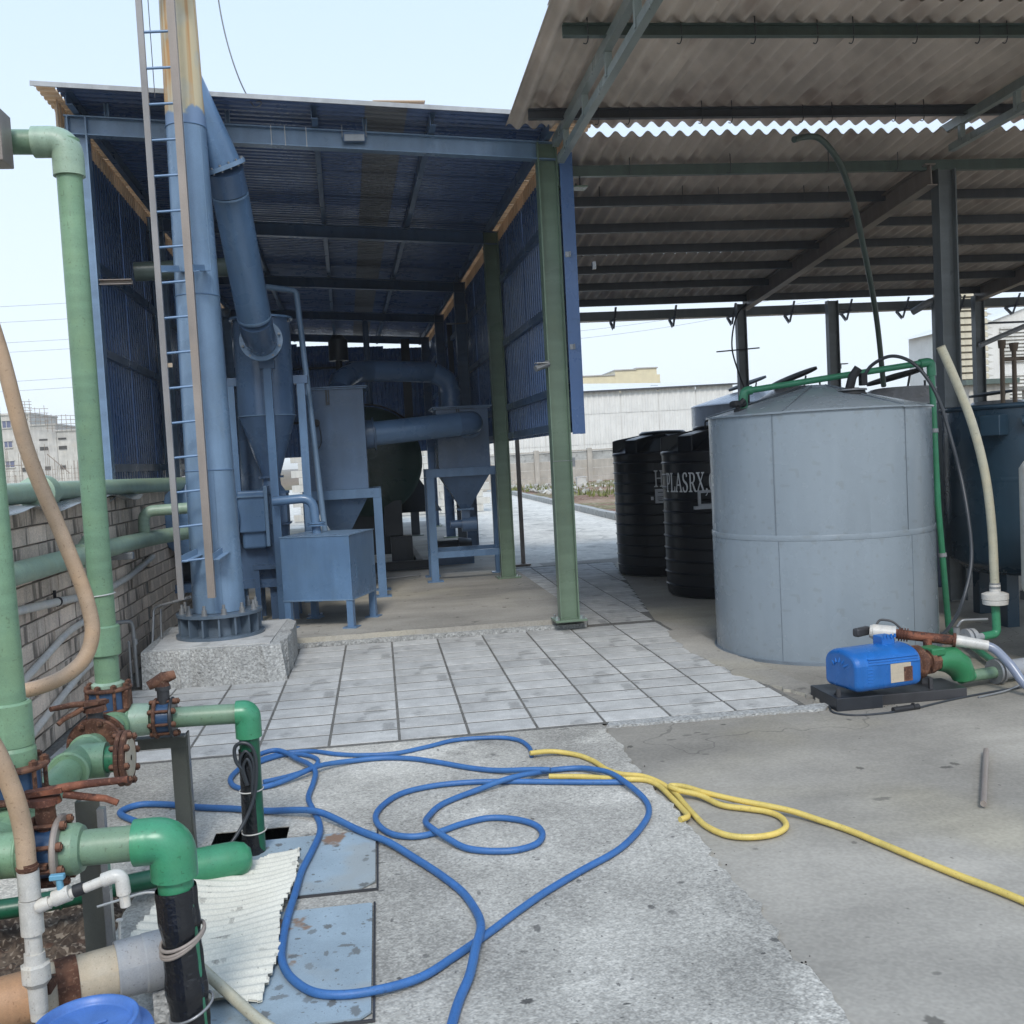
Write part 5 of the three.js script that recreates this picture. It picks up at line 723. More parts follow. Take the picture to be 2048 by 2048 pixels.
// ---------------------------------------------------------------- sheets and plates on the floor
{
  const inside = (x, z) => { const pg = [[-0.405, -4.14], [-0.60, -4.03], [-0.67, -3.93], [-0.82, -3.80], [-0.86, -3.62], [-0.90, -3.35], [-0.78, -3.12], [-0.66, -2.96], [-0.43, -2.94], [-0.40, -3.2], [-0.425, -3.5], [-0.395, -3.8]]; let c = false; for (let i = 0, j = pg.length - 1; i < pg.length; j = i++) { const [xi, zi] = pg[i], [xj, zj] = pg[j]; if ((zi > z) !== (zj > z) && x < (xj - xi) * (z - zi) / (zj - zi) + xi) c = !c; } return c; };
  const c = 0.0048, P_ = [], hgt = (x, z) => 0.03 + (0.0035 + 0.003 * vn(x * 6 + 9, z * 6 + 40, 4096, 4096, 511)) * Math.sin((z + 0.16 * (x + 0.4) + 0.3 * (x + 0.6) * (x + 0.6) + 0.03 * vn(x * 4 + 9, z * 5 + 40, 4096, 4096, 513)) / 0.047 * 6.283) + 0.03 * sm(-0.55, -0.95, x) + 0.012 * Math.sin(x * 9 + z * 4) ;
  for (let x = -0.92; x < -0.38; x += c) for (let z = -4.16; z < -2.92; z += c) { const jx = 0.012 * vn(x * 60, z * 60, 4096, 4096, 501) - 0.006; if (!inside(x + jx, z + jx)) continue; const q = [[x, z], [x + c, z], [x + c, z + c], [x, z + c]].map(a => [a[0], hgt(a[0], a[1]), a[1]]); P_.push(...q[0], ...q[2], ...q[1], ...q[0], ...q[3], ...q[2]); }
  const g = new THREE.BufferGeometry(); g.setAttribute('position', new THREE.Float32BufferAttribute(P_, 3)); const b = g.clone(); const bp = b.attributes.position; for (let i = 0; i < bp.count; i++) bp.setY(i, bp.getY(i) - 0.006); 
  // smooth normals from the height field
  for (const k of [g, b]) { const p = k.attributes.position, N = new Float32Array(p.count * 3), e = 0.002; for (let i = 0; i < p.count; i++) { const x = p.getX(i), z = p.getZ(i); const v = V(hgt(x - e, z) - hgt(x + e, z), 2 * e, hgt(x, z - e) - hgt(x, z + e)).normalize(); N.set([v.x, v.y, v.z], i * 3); } k.setAttribute('normal', new THREE.BufferAttribute(N, 3)); }
  single('fibre_sheet', 'torn cream corrugated sheet lying over the pipe trench', 'sheet', join([uvm(g), uvm(b)]), M.fibre);
  const plate = (nm, lb, x0, x1, z0, z1, ch, tilt) => { const o = thing(nm, lb, 'cover plate', [(x0 + x1) / 2, 0, (z0 + z1) / 2], 0, 'steel trench covers'); const w = (x1 - x0) / 2, d = (z1 - z0) / 2; const g2 = sheet([[-w, d], [w - ch, d], [w, d - ch], [w, -d + ch * 0.3], [w - ch * 0.3, -d], [-w, -d]], 0.012, [], 0.007); const m = part(o, 'plate', uvm(g2, x0 * 3 + z0), M.plate); m.rotation.x = tilt; part(o, 'edge_frame', join([box(w + 0.004, w + 0.011, -0.004, 0.009, -d - 0.01, d + 0.01), box(-w, w + 0.004, -0.004, 0.009, d + 0.004, d + 0.011)]), M.iron); };
  plate('trench_cover', 'blue-grey steel trench cover with a cut corner, farther of two', -0.60, -0.10, -4.26, -3.68, 0.06, 0.004); plate('trench_cover', 'blue-grey muddy steel trench cover, nearer of two', -0.62, -0.11, -3.55, -2.80, 0.03, -0.003);
  single('hose_offcut', 'short dirty yellow-green pipe leaning over the cover plate', 'pipe', curve([[-0.60, 0.10, -3.02], [-0.52, 0.07, -2.93], [-0.40, 0.035, -2.79], [-0.28, 0.03, -2.66]], 0.016, 30, 14), M.hoseI);
  single('iron_rod', 'short rusty pipe lying alone on the right-hand floor', 'rod', cyl([2.83, 0.006, -4.54], [2.40, 0.006, -3.88], 0.013, 0.013, 12), M.primer);
  single('thin_rod', 'thin white rod standing in the corner of the soil bed', 'rod', join([cyl([-0.90, -0.02, -3.30], [-0.90, 0.14, -3.32], 0.0045, 0.0045, 8), cyl([-0.90, 0.138, -3.32], [-0.90, 0.143, -3.32], 0.011, 0.011, 10)]), M.white);
}
{ // garden hoses: centre lines on the floor, lifted where they cross
  const laid = [];
  const hose = (name, label, pts, r, m, mid) => {
    const base = new THREE.CatmullRomCurve3(pts.map(p => V(p[0], 0, p[1])), false, 'centripetal').getSpacedPoints(Math.max(60, pts.length * 14)); const n = base.length, h = new Float32Array(n);
    const floorY = (x, z) => (x < -0.09 && x > -0.63 && z < -2.79 && z > -4.27) ? 0.014 : (x > 1.165 ? -0.015 : 0.001);
    for (let i = 0; i < n; i++) { let y = floorY(base[i].x, base[i].z) + r; for (const q of laid) { const d = Math.hypot(q.x - base[i].x, q.z - base[i].z); if (d < q.r + r) y = Math.max(y, q.y + q.r + r * 0.95); } for (let j = 0; j < i - 14; j++) { const d = Math.hypot(base[j].x - base[i].x, base[j].z - base[i].z); if (d < 2 * r) y = Math.max(y, h[j] + 1.95 * r); } h[i] = y; }
    const raw = h.slice(), wide = 9; for (let i = 0; i < n; i++) { let m_ = 0; for (let j = Math.max(0, i - wide); j <= Math.min(n - 1, i + wide); j++) m_ = Math.max(m_, raw[j]); h[i] = m_; } for (let it = 0; it < 3; it++) { const c0 = h.slice(); for (let i = 0; i < n; i++) { let s_ = 0, k_ = 0; for (let j = Math.max(0, i - 8); j <= Math.min(n - 1, i + 8); j++) { s_ += c0[j]; k_++; } h[i] = s_ / k_; } }
    const pts3 = base.map((p, i) => V(p.x, h[i], p.z)); pts3.forEach(p => laid.push({ x: p.x, y: p.y, z: p.z, r }));
    return single(name, label, 'hose', sweep(pts3, r, 14), m);
  };
  const rB = 0.013;
  hose('garden_hose', 'blue hose in a tight coil leading up to the yellow joint', [[-0.65, -5.07], [-0.58, -5.10], [-0.49, -5.16], [-0.41, -5.26], [-0.41, -5.39], [-0.50, -5.50], [-0.58, -5.52], [-0.66, -5.47], [-0.72, -5.41], [-0.70, -5.47], [-0.60, -5.55], [-0.46, -5.55], [-0.30, -5.44], [-0.17, -5.38], [0.00, -5.36], [0.17, -5.43], [0.32, -5.51], [0.47, -5.51], [0.60, -5.47], [0.67, -5.39], [0.70, -5.24], [0.69, -5.10]], 0.0115, M.hoseB);
  hose('garden_hose', 'long yellow hose trailing off to the right edge', [[0.68, -5.08], [0.81, -5.10], [0.91, -5.04], [0.97, -4.92], [1.01, -4.75], [1.06, -4.67], [1.14, -4.62], [1.20, -4.52], [1.23, -4.39], [1.23, -4.24], [1.23, -4.10], [1.24, -3.95], [1.29, -3.84], [1.37, -3.80], [1.47, -3.81], [1.54, -3.87], [1.56, -3.98], [1.53, -4.05], [1.46, -4.11], [1.38, -4.17], [1.32, -4.29], [1.24, -4.36], [1.22, -4.42], [1.27, -4.40], [1.34, -4.29], [1.44, -4.16], [1.54, -4.06], [1.64, -3.97], [1.74, -3.81], [1.81, -3.62], [1.87, -3.44], [1.93, -3.27], [1.99, -3.12], [2.05, -2.93], [2.15, -2.6]], 0.0125, M.hoseY);
  hose('garden_hose', 'short end of yellow hose hooked beside the blue loops', [[0.72, -4.74], [0.87, -4.69], [1.04, -4.60], [1.14, -4.56], [1.18, -4.49], [1.20, -4.31], [1.20, -4.15], [1.19, -4.06], [1.15, -4.03]], 0.0125, M.hoseY);
  hose('garden_hose', 'blue hose sprawled in wide loops over the apron and cover plates', [[1.05, -4.55], [0.88, -4.60], [0.73, -4.65], [0.52, -4.72], [0.35, -4.76], [0.18, -4.76], [0.03, -4.70], [-0.06, -4.57], [-0.10, -4.42], [-0.08, -4.28], [-0.02, -4.17], [0.06, -4.13], [0.15, -4.15], [0.26, -4.22], [0.38, -4.26], [0.49, -4.21], [0.56, -4.12], [0.57, -4.01], [0.53, -3.92], [0.45, -3.88], [0.36, -3.89], [0.26, -3.94], [0.20, -4.02], [0.14, -4.13], [0.11, -4.24], [0.13, -4.35], [0.18, -4.47], [0.28, -4.57], [0.42, -4.65], [0.61, -4.74], [0.76, -4.82], [0.88, -4.81], [0.97, -4.69], [1.03, -4.51], [1.07, -4.31], [1.05, -4.15], [0.97, -3.98], [0.83, -3.78], [0.65, -3.62], [0.50, -3.48], [0.38, -3.35], [0.26, -3.21], [0.14, -3.08], [0.03, -2.97], [-0.08, -2.92], [-0.19, -2.91], [-0.27, -2.94], [-0.345, -3.04], [-0.385, -3.16], [-0.395, -3.30], [-0.395, -3.45], [-0.385, -3.64], [-0.375, -3.86], [-0.35, -4.05], [-0.33, -4.24], [-0.34, -4.39], [-0.38, -4.59], [-0.41, -4.75], [-0.40, -4.99], [-0.40, -5.12], [-0.44, -5.24], [-0.51, -5.37], [-0.57, -5.48], [-0.64, -5.55], [-0.71, -5.52], [-0.79, -5.35], [-0.82, -5.17], [-0.79, -5.05], [-0.74, -4.99], [-0.64, -4.98], [-0.56, -5.02], [-0.47, -5.09], [-0.35, -5.21], [-0.21, -5.28], [-0.07, -5.29], [0.07, -5.24], [0.20, -5.14], [0.37, -4.98], [0.54, -4.86], [0.73, -4.76]], rB, M.hoseB);
  hose('garden_hose', 'blue hose sweeping from behind the manifold to the bottom edge', [[-1.12, -4.60], [-1.26, -4.80], [-1.20, -4.88], [-1.07, -4.85], [-0.90, -4.76], [-0.73, -4.69], [-0.60, -4.62], [-0.46, -4.55], [-0.36, -4.48], [-0.27, -4.37], [-0.15, -4.20], [-0.04, -4.06], [0.06, -3.88], [0.15, -3.69], [0.21, -3.53], [0.24, -3.34], [0.24, -3.21], [0.21, -3.08], [0.18, -2.95], [0.14, -2.83], [0.11, -2.71], [0.05, -2.4]], 0.0145, M.hoseB);
}
// ---------------------------------------------------------------- tanks under the canopy
{
  const t = thing('steel_tank', 'big round grey steel tank with a shallow cone roof', 'tank', [3.31, -0.016, -7.395]);
  const S = (n, g, m) => part(t, n, g, m), R = 0.81;
  S('lower_course', cyl([0, 0.012, 0], [0, 0.885, 0], R, R, 96, true), M.tank); S('upper_course', cyl([0, 0.885, 0], [0, 1.762, 0], R - 0.004, R - 0.004, 96, true), M.tank);
  S('band', lathe([[R, 0.865], [R + 0.0035, 0.868], [R + 0.0035, 0.902], [R - 0.003, 0.905]], [0, 0, 0], null, 96), M.tank);
  S('foot_ring', turned([[R - 0.02, 0.02], [R + 0.02, 0.018], [R + 0.022, 0.0]], [0, 0, 0], null, 96), M.tankSeam);
  for (const [a, y0, y1] of [[-0.78, 0.02, 0.865], [-0.80, 0.905, 1.76], [0.42, 0.02, 0.865], [0.38, 0.905, 1.76], [1.9, 0.02, 1.76]]) { const g = cbox(0, (y0 + y1) / 2, R + 0.0005, 0.005, y1 - y0, 0.004, 0.001); g.rotateY(a); S('shell_seam', g, M.tankSeam); }
  // cone roof in sheets
  const N = 6; for (let k = 0; k < N; k++) { const a0 = k / N * 6.2832 + 0.35, da = 6.2832 / N; const P_ = [], n = 16; const f = (a, r) => [Math.sin(a) * r, 1.765 + 0.215 * (1 - r / (R + 0.012)), Math.cos(a) * r]; for (let i = 0; i < n; i++) { const p = a0 + da * i / n, q = a0 + da * (i + 1) / n; const l = k % 2 ? 0.003 : 0; const A = f(p, R + 0.012), B = f(q, R + 0.012), C = f(q, 0.10), D = f(p, 0.10); for (const v of [A, B, C, D]) v[1] += l; P_.push(...A, ...B, ...C, ...A, ...C, ...D); const E = [A[0], A[1] - 0.012, A[2]], F = [B[0], B[1] - 0.012, B[2]]; P_.push(...E, ...F, ...B, ...E, ...B, ...A); } const g = new THREE.BufferGeometry(); g.setAttribute('position', new THREE.Float32BufferAttribute(P_, 3)); g.computeVertexNormals(); S('roof_sheet', uvm(g), M.tank); }
  for (let k = 0; k < N; k++) { const a = k / N * 6.2832 + 0.35; S('roof_seam', sweep([V(Math.sin(a) * (R + 0.01), 1.772, Math.cos(a) * (R + 0.01)), V(Math.sin(a) * 0.1, 1.965, Math.cos(a) * 0.1)], 0.005, 6), M.tankSeam); }
  S('cap', lathe([[0.115, 1.95], [0.11, 1.965], [0.01, 1.972]], [0, 0, 0], null, 32), M.tank);
  const h = S('inlet_fitting', lathe([[0.01, 1.95], [0.05, 1.95], [0.09, 1.93], [0.105, 1.90], [0.085, 1.86], [0.05, 1.84]], [0.13, -0.03, 0.32], null, 28), M.blackM); part(h, 'neck', join([sweep([V(0.11, 1.9, 0.32), V(0.13, 2.0, 0.34), V(0.17, 2.06, 0.36)], 0.032, 14), cbox(0.23, 1.98, 0.30, 0.05, 0.09, 0.05, 0.006)]), M.blackM); part(h, 'ring', new THREE.TorusGeometry(0.1, 0.008, 8, 32).rotateX(1.57).translate(0.13, 1.905, 0.32), M.galv);
  S('float_valve', join([cbox(-0.63, 1.80, 0.15, 0.14, 0.03, 0.06, 0.006, 0.4), cbox(-0.66, 1.85, 0.13, 0.12, 0.05, 0.08, 0.02, 0.4), cyl([-0.68, 1.82, 0.15], [-0.62, 1.88, 0.15], 0.02, 0.02, 10)]), M.blackM);
  const g = thing('filling_pipe', 'green pipe laid over the grey tank and down its right side', 'pipe', [4.25, 0, -7.4]);
  partW(g, 'pipe', pipe([[2.72, 1.80, -7.35], [2.73, 1.93, -7.35], [4.19, 2.085, -7.30], [4.20, 1.0, -7.28], [4.27, 0.035, -7.30], [3.85, 0.03, -5.95]], 0.0235, 0.05, 16), M.greenF); partW(g, 'elbow', join([cyl([2.717, 1.78, -7.35], [2.723, 1.90, -7.35], 0.034, 0.034, 18), pipe([[2.79, 1.936, -7.35], [2.729, 1.93, -7.35], [2.724, 1.87, -7.35]], 0.033, 0.03, 16), pipe([[4.10, 2.075, -7.303], [4.19, 2.085, -7.30], [4.191, 1.98, -7.30]], 0.034, 0.04, 16)]), M.greenF);
  for (const y of [1.55, 0.6]) partW(g, 'clamp', cyl([y > 1 ? 4.194 : 4.232, y, -7.29], [y > 1 ? 4.194 : 4.230, y + 0.03, -7.29], 0.03, 0.03, 14), M.pvcG);
  single('overflow_pipe', 'grey plastic downpipe close to the right side of the grey tank', 'pipe', cyl([4.165, 1.5, -7.34], [4.20, 0.0, -7.36], 0.028, 0.028, 18), M.pvcG);
  single('delivery_hose', 'thin black hose arching off the grey tank roof down to the pump', 'hose', curve([[3.56, 1.98, -7.13], [3.61, 2.06, -7.1], [3.71, 2.115, -7.0], [3.81, 2.06, -6.9], [3.91, 1.87, -6.8], [3.98, 1.49, -6.7], [3.96, 1.02, -6.5], [3.92, 0.67, -6.4], [3.78, 0.40, -6.3], [3.55, 0.29, -6.08], [3.36, 0.285, -5.87]], 0.0125, 110, 12), M.hoseK);
  single('arched_conduit', 'long grey flexible conduit arching from the canopy eave down behind the tank', 'conduit', curve([[3.56, 4.02, -8.2], [3.66, 4.055, -8.25], [3.80, 4.055, -8.27], [3.95, 3.93, -8.3], [4.22, 3.69, -8.58], [4.55, 3.22, -9.0], [4.90, 2.69, -9.5], [5.16, 2.05, -9.9]], 0.026, 120, 14), M.sageD);
}
const font = await new FontLoader().loadAsync('fonts/droid/droid_serif_regular.typeface.json');
function curved(text, size, C, R, phi0, y, squeeze = 1) { // lettering bent round a tank; phi measured from +z towards -x, running to the right
  const g = new TextGeometry(text, { font, size, depth: 0.004, curveSegments: 5 }); const p = g.attributes.position; for (let i = 0; i < p.count; i++) { const f = phi0 - p.getX(i) * squeeze / R, r = R + 0.003 + p.getZ(i); p.setXYZ(i, C[0] - Math.sin(f) * r, y + p.getY(i), C[1] + Math.cos(f) * r); } g.computeVertexNormals(); return flat(g);
}
function plasticTank(label, C, letters, extra) {
  const t = thing('plastic_tank', label, 'tank', [C[0], -0.016, C[1]], 0, 'black ribbed water tanks'), R = 0.63;
  const prof = [[0.01, 0.005], [R - 0.035, 0.005], [R - 0.01, 0.03]]; for (let k = 0; k < 11; k++) { const y = 0.125 + k * 0.127; prof.push([R, y - 0.018], [R, y - 0.012], [R + 0.012, y - 0.003], [R + 0.012, y + 0.003], [R, y + 0.012], [R, y + 0.018]); } prof.push([R, 1.47], [R + 0.012, 1.485], [R + 0.012, 1.505], [R - 0.01, 1.52]);
  part(t, 'shell', lathe(prof, [0, 0, 0], null, 72), M.black); part(t, 'dome', lathe([[R - 0.005, 1.51], [R - 0.06, 1.525], [0.36, 1.66], [0.27, 1.69], [0.26, 1.73]], [0, 0, 0], null, 56), M.black);
  part(t, 'lid', lathe([[0.27, 1.70], [0.295, 1.705], [0.295, 1.74], [0.26, 1.765], [0.01, 1.775]], [0, 0, 0], null, 48), M.black);
  for (let k = 0; k < 6; k++) { const a = k / 6 * 6.2832 + 0.62; const s = poly([[0.30, 1.50], [R - 0.01, 1.50], [R - 0.015, 1.655], [R - 0.06, 1.668], [0.30, 1.71]]); const g = new THREE.ExtrudeGeometry(s, { depth: 0.16, bevelEnabled: true, bevelSize: 0.012, bevelThickness: 0.012, bevelSegments: 2 }); g.translate(0, 0, -0.08); g.rotateY(a); part(t, 'buttress', uvm(g), M.black); }
  for (const [txt, size, phi, y, sq] of letters) partW(t, 'lettering', curved(txt, size, C, R + 0.012, phi, y, sq), M.print);
  if (extra) extra(t, C, R); return t;
}
plasticTank('black ribbed water tank farther back with a white paper label', [3.56, -12.5], [['HI', 0.20, 0.48, 1.075, 0.55]], (t, C, R) => {
  const f = 0.33, n = [-Math.sin(f), Math.cos(f)]; const g = cbox(0, 0, 0, 0.17, 0.17, 0.006, 0.002); g.rotateY(-f); g.translate(C[0] + n[0] * (R + 0.018), 0.965, C[1] + n[1] * (R + 0.018)); partW(t, 'label', g, M.paper);
  for (const [dy, w] of [[0.045, 0.1], [-0.01, 0.12], [-0.035, 0.12], [-0.055, 0.1]]) { const l = cbox(0, 0, 0.004, w, 0.008, 0.002); l.rotateY(-f); l.translate(C[0] + n[0] * (R + 0.018), 0.965 + dy, C[1] + n[1] * (R + 0.018)); partW(t, 'label_line', l, M.blackM); }
  const o = cbox(0, 0, 0, 0.03, 0.04, 0.004); o.rotateY(-0.5); o.translate(C[0] - Math.sin(0.52) * (R + 0.016), 0.94, C[1] + Math.cos(0.52) * (R + 0.016)); partW(t, 'mark', o, M.print);
});
plasticTank('black ribbed water tank with long pale lettering right beside the grey tank', [3.60, -10.42], [['PLASRX,ON', 0.20, 1.43, 1.08, 0.50]], (t, C, R) => {
  partW(t, 'holder', join([box(3.12, 3.45, 1.075, 1.10, -9.80, -9.775), box(3.12, 3.145, 0.96, 1.075, -9.80, -9.775), box(3.12, 3.45, 0.945, 0.965, -9.80, -9.775), box(3.08, 3.42, 0.915, 0.945, -9.82, -9.76)]), M.pvcG);
  partW(t, 'lid_grip', pipe([[3.36, 1.72, -10.2], [3.36, 1.79, -10.2], [3.52, 1.80, -10.15], [3.52, 1.74, -10.15]], 0.009, 0.02, 8), M.black);
});
function domeTank(label, C, R, h, m, md, lidOpen) {
  const t = thing('dome_tank', label, 'tank', [C[0], -0.016, C[1]]); part(t, 'shell', lathe([[R - 0.02, 0], [R, 0.03], [R, h - 0.01], [R - 0.02, h + 0.01]], [0, 0, 0], null, 56), m); part(t, 'dome', lathe([[R + 0.004, h], [R + 0.004, h + 0.012], [R - 0.03, h + 0.03], [0.32, h + 0.19], [0.26, h + 0.20], [0.01, h + 0.2]], [0, 0, 0], null, 56), md);
  const g = lathe([[0.29, 0], [0.29, 0.03], [0.01, 0.05]], [0, 0, 0], null, 36); g.rotateZ(lidOpen); g.translate(-0.08, h + 0.27 + Math.abs(lidOpen) * 0.12, 0); part(t, 'lid', g, M.blackM); part(t, 'hinge', join([cyl([-0.05, h + 0.18, 0.2], [-0.02, h + 0.32, 0.2], 0.012, 0.012, 8), cyl([0.2, h + 0.18, 0.1], [0.2, h + 0.26, 0.1], 0.012, 0.012, 8)]), M.iron); return t;
}
domeTank('pale grey domed tank with tilted black lid behind the black tanks', [5.62, -14.75], 0.92, 2.12, M.tankG, M.tankW, 0.32);
domeTank('blue domed tank with raised lid behind the cone roof', [5.25, -12.15], 0.62, 2.02, M.tankN, M.tankW, 0.35);
domeTank('navy tank with white dome under the end of the arched conduit', [5.55, -10.25], 0.62, 1.86, M.tankN, M.tankW, 0.25);
{
  const t = thing('open_tank', 'dark blue open-topped steel tank raised on legs at the right', 'tank', [5.34, 0, -7.72]); const R = 0.72;
  part(t, 'shell', lathe([[0.25, 0.36], [R - 0.16, 0.40], [R, 0.52], [R, 1.14], [R + 0.004, 1.145], [R + 0.004, 1.175], [R, 1.18], [R, 1.72], [R - 0.012, 1.72], [R - 0.012, 0.55]], [0, 0, 0], null, 64), M.tankDk); part(t, 'rim', new THREE.TorusGeometry(R, 0.022, 8, 64).rotateX(1.5708).translate(0, 1.725, 0), M.tankDk);
  for (const a of [0.3, 2.0, 3.7, 5.2]) part(t, 'leg', section(shR(0.1, 0.1), [Math.sin(a) * 0.5, -0.016, Math.cos(a) * 0.5], [Math.sin(a) * 0.5, 0.5, Math.cos(a) * 0.5]), M.tankDk);
  part(t, 'inlet_nozzle', join([cbox(-0.62, 1.58, 0.40, 0.20, 0.16, 0.16, 0.01, 0.5), cyl([-0.5, 1.6, 0.55], [-0.36, 1.62, 0.68], 0.05, 0.045, 16), cyl([-0.36, 1.60, 0.66], [-0.33, 1.53, 0.70], 0.05, 0.035, 12)]), M.tankDk); part(t, 'rusty_patch', lathe([[0.01, 0.012], [0.04, 0.01], [0.055, 0]], [-0.37, 1.6, 0.63], [-0.39, 1.6, 0.68], 14), M.rust);
  const w = thing('white_tank', 'white plastic tank on a stand cut by the right edge', 'tank', [4.70, 0, -6.05]); part(w, 'shell', lathe([[0.3, 0.44], [0.53, 0.45], [0.545, 0.48], [0.545, 1.28], [0.52, 1.32], [0.40, 1.44], [0.38, 1.46], [0.01, 1.47]], [0, 0, 0], null, 48), M.white); part(w, 'stand', join([box(-0.4, 0.4, 0.38, 0.44, -0.4, 0.4), box(-0.36, -0.28, -0.016, 0.38, -0.36, -0.28), box(0.28, 0.36, -0.016, 0.38, -0.36, -0.28), box(-0.36, -0.28, -0.016, 0.38, 0.28, 0.36), box(0.28, 0.36, -0.016, 0.38, 0.28, 0.36)]), M.iron);
  const c = thing('transfer_hose', 'stiff ivory hose rising from a green elbow and leaning left at its free end', 'hose', [4.08, 0, -6.4]);
  partW(c, 'hose', curve([[3.745, 2.115, -6.4], [3.83, 1.92, -6.4], [3.955, 1.59, -6.4], [4.04, 1.23, -6.4], [4.075, 0.87, -6.4], [4.082, 0.62, -6.4], [4.085, 0.45, -6.4]], 0.029, 70, 18), M.hoseI); partW(c, 'flange', turned([[0.025, 0.51], [0.035, 0.50], [0.036, 0.455], [0.06, 0.45], [0.085, 0.44], [0.085, 0.405], [0.078, 0.40], [0.082, 0.395], [0.08, 0.37], [0.04, 0.36]], [4.085, 0, -6.4], [4.085, 1, -6.4], 32), M.white); partW(c, 'clip', join([cyl([4.085, 0.475, -6.4], [4.085, 0.49, -6.4], 0.036, 0.036, 20), cyl([4.085, 0.505, -6.4], [4.085, 0.515, -6.4], 0.034, 0.034, 20)]), M.galv);
  partW(c, 'elbow_pipe', pipe([[4.085, 0.38, -6.4], [4.09, 0.165, -6.4], [3.97, 0.16, -6.38]], 0.028, 0.04, 16), M.greenF); partW(c, 'union', join([cyl([3.98, 0.16, -6.38], [3.90, 0.16, -6.37], 0.025, 0.025, 16), cyl([3.90, 0.16, -6.37], [3.87, 0.16, -6.365], 0.065, 0.065, 24), cyl([3.86, 0.16, -6.363], [3.835, 0.16, -6.36], 0.065, 0.065, 24)]), M.pvcG); partW(c, 'valve', join([cyl([3.835, 0.16, -6.36], [3.66, 0.165, -6.33], 0.03, 0.03, 14), cyl([3.77, 0.16, -6.35], [3.77, 0.24, -6.35], 0.022, 0.022, 12)]), M.galv); partW(c, 'valve_handle', pipe([[3.775, 0.245, -6.35], [3.80, 0.29, -6.34], [3.98, 0.285, -6.33]], 0.009, 0.04, 8), M.galv);
  single('hanging_wire', 'loose black wire hanging beside the rear canopy post', 'wire', curve([[5.02, 3.4, -13.3], [4.9, 3.28, -13.3], [4.82, 3.05, -13.3], [4.80, 2.8, -13.3], [4.87, 2.51, -13.3], [4.94, 2.3, -13.3]], 0.011, 40, 8), M.blackM);
  single('cross_rod', 'thin horizontal rod tied across the rear canopy post', 'rod', cyl([4.58, 2.78, -13.3], [5.18, 2.81, -13.3], 0.009, 0.009, 8), M.iron);
  const q = thing('tee_post', 'rusty twin post with capped tops joined by a cross bar at the right edge', 'post', [7.9, 0, -12]); partW(q, 'post', join([cyl([7.82, 0, -12], [7.84, 2.58, -12], 0.028, 0.028, 12), cyl([7.84, 2.56, -12], [7.84, 2.66, -12], 0.042, 0.05, 8)]), M.rebar); partW(q, 'post', join([cyl([8.0, 0, -12], [8.0, 2.54, -12], 0.028, 0.028, 12), cyl([8.0, 2.52, -12], [8.0, 2.62, -12], 0.042, 0.06, 8)]), M.rebar); partW(q, 'cross_bar', cyl([7.83, 2.42, -12], [8.6, 2.42, -12], 0.026, 0.026, 12), M.rebar);
  domeTank('low grey tank by the rusty twin post', [8.35, -12.9], 0.5, 1.75, M.tankG, M.tankG, 0.1);
}
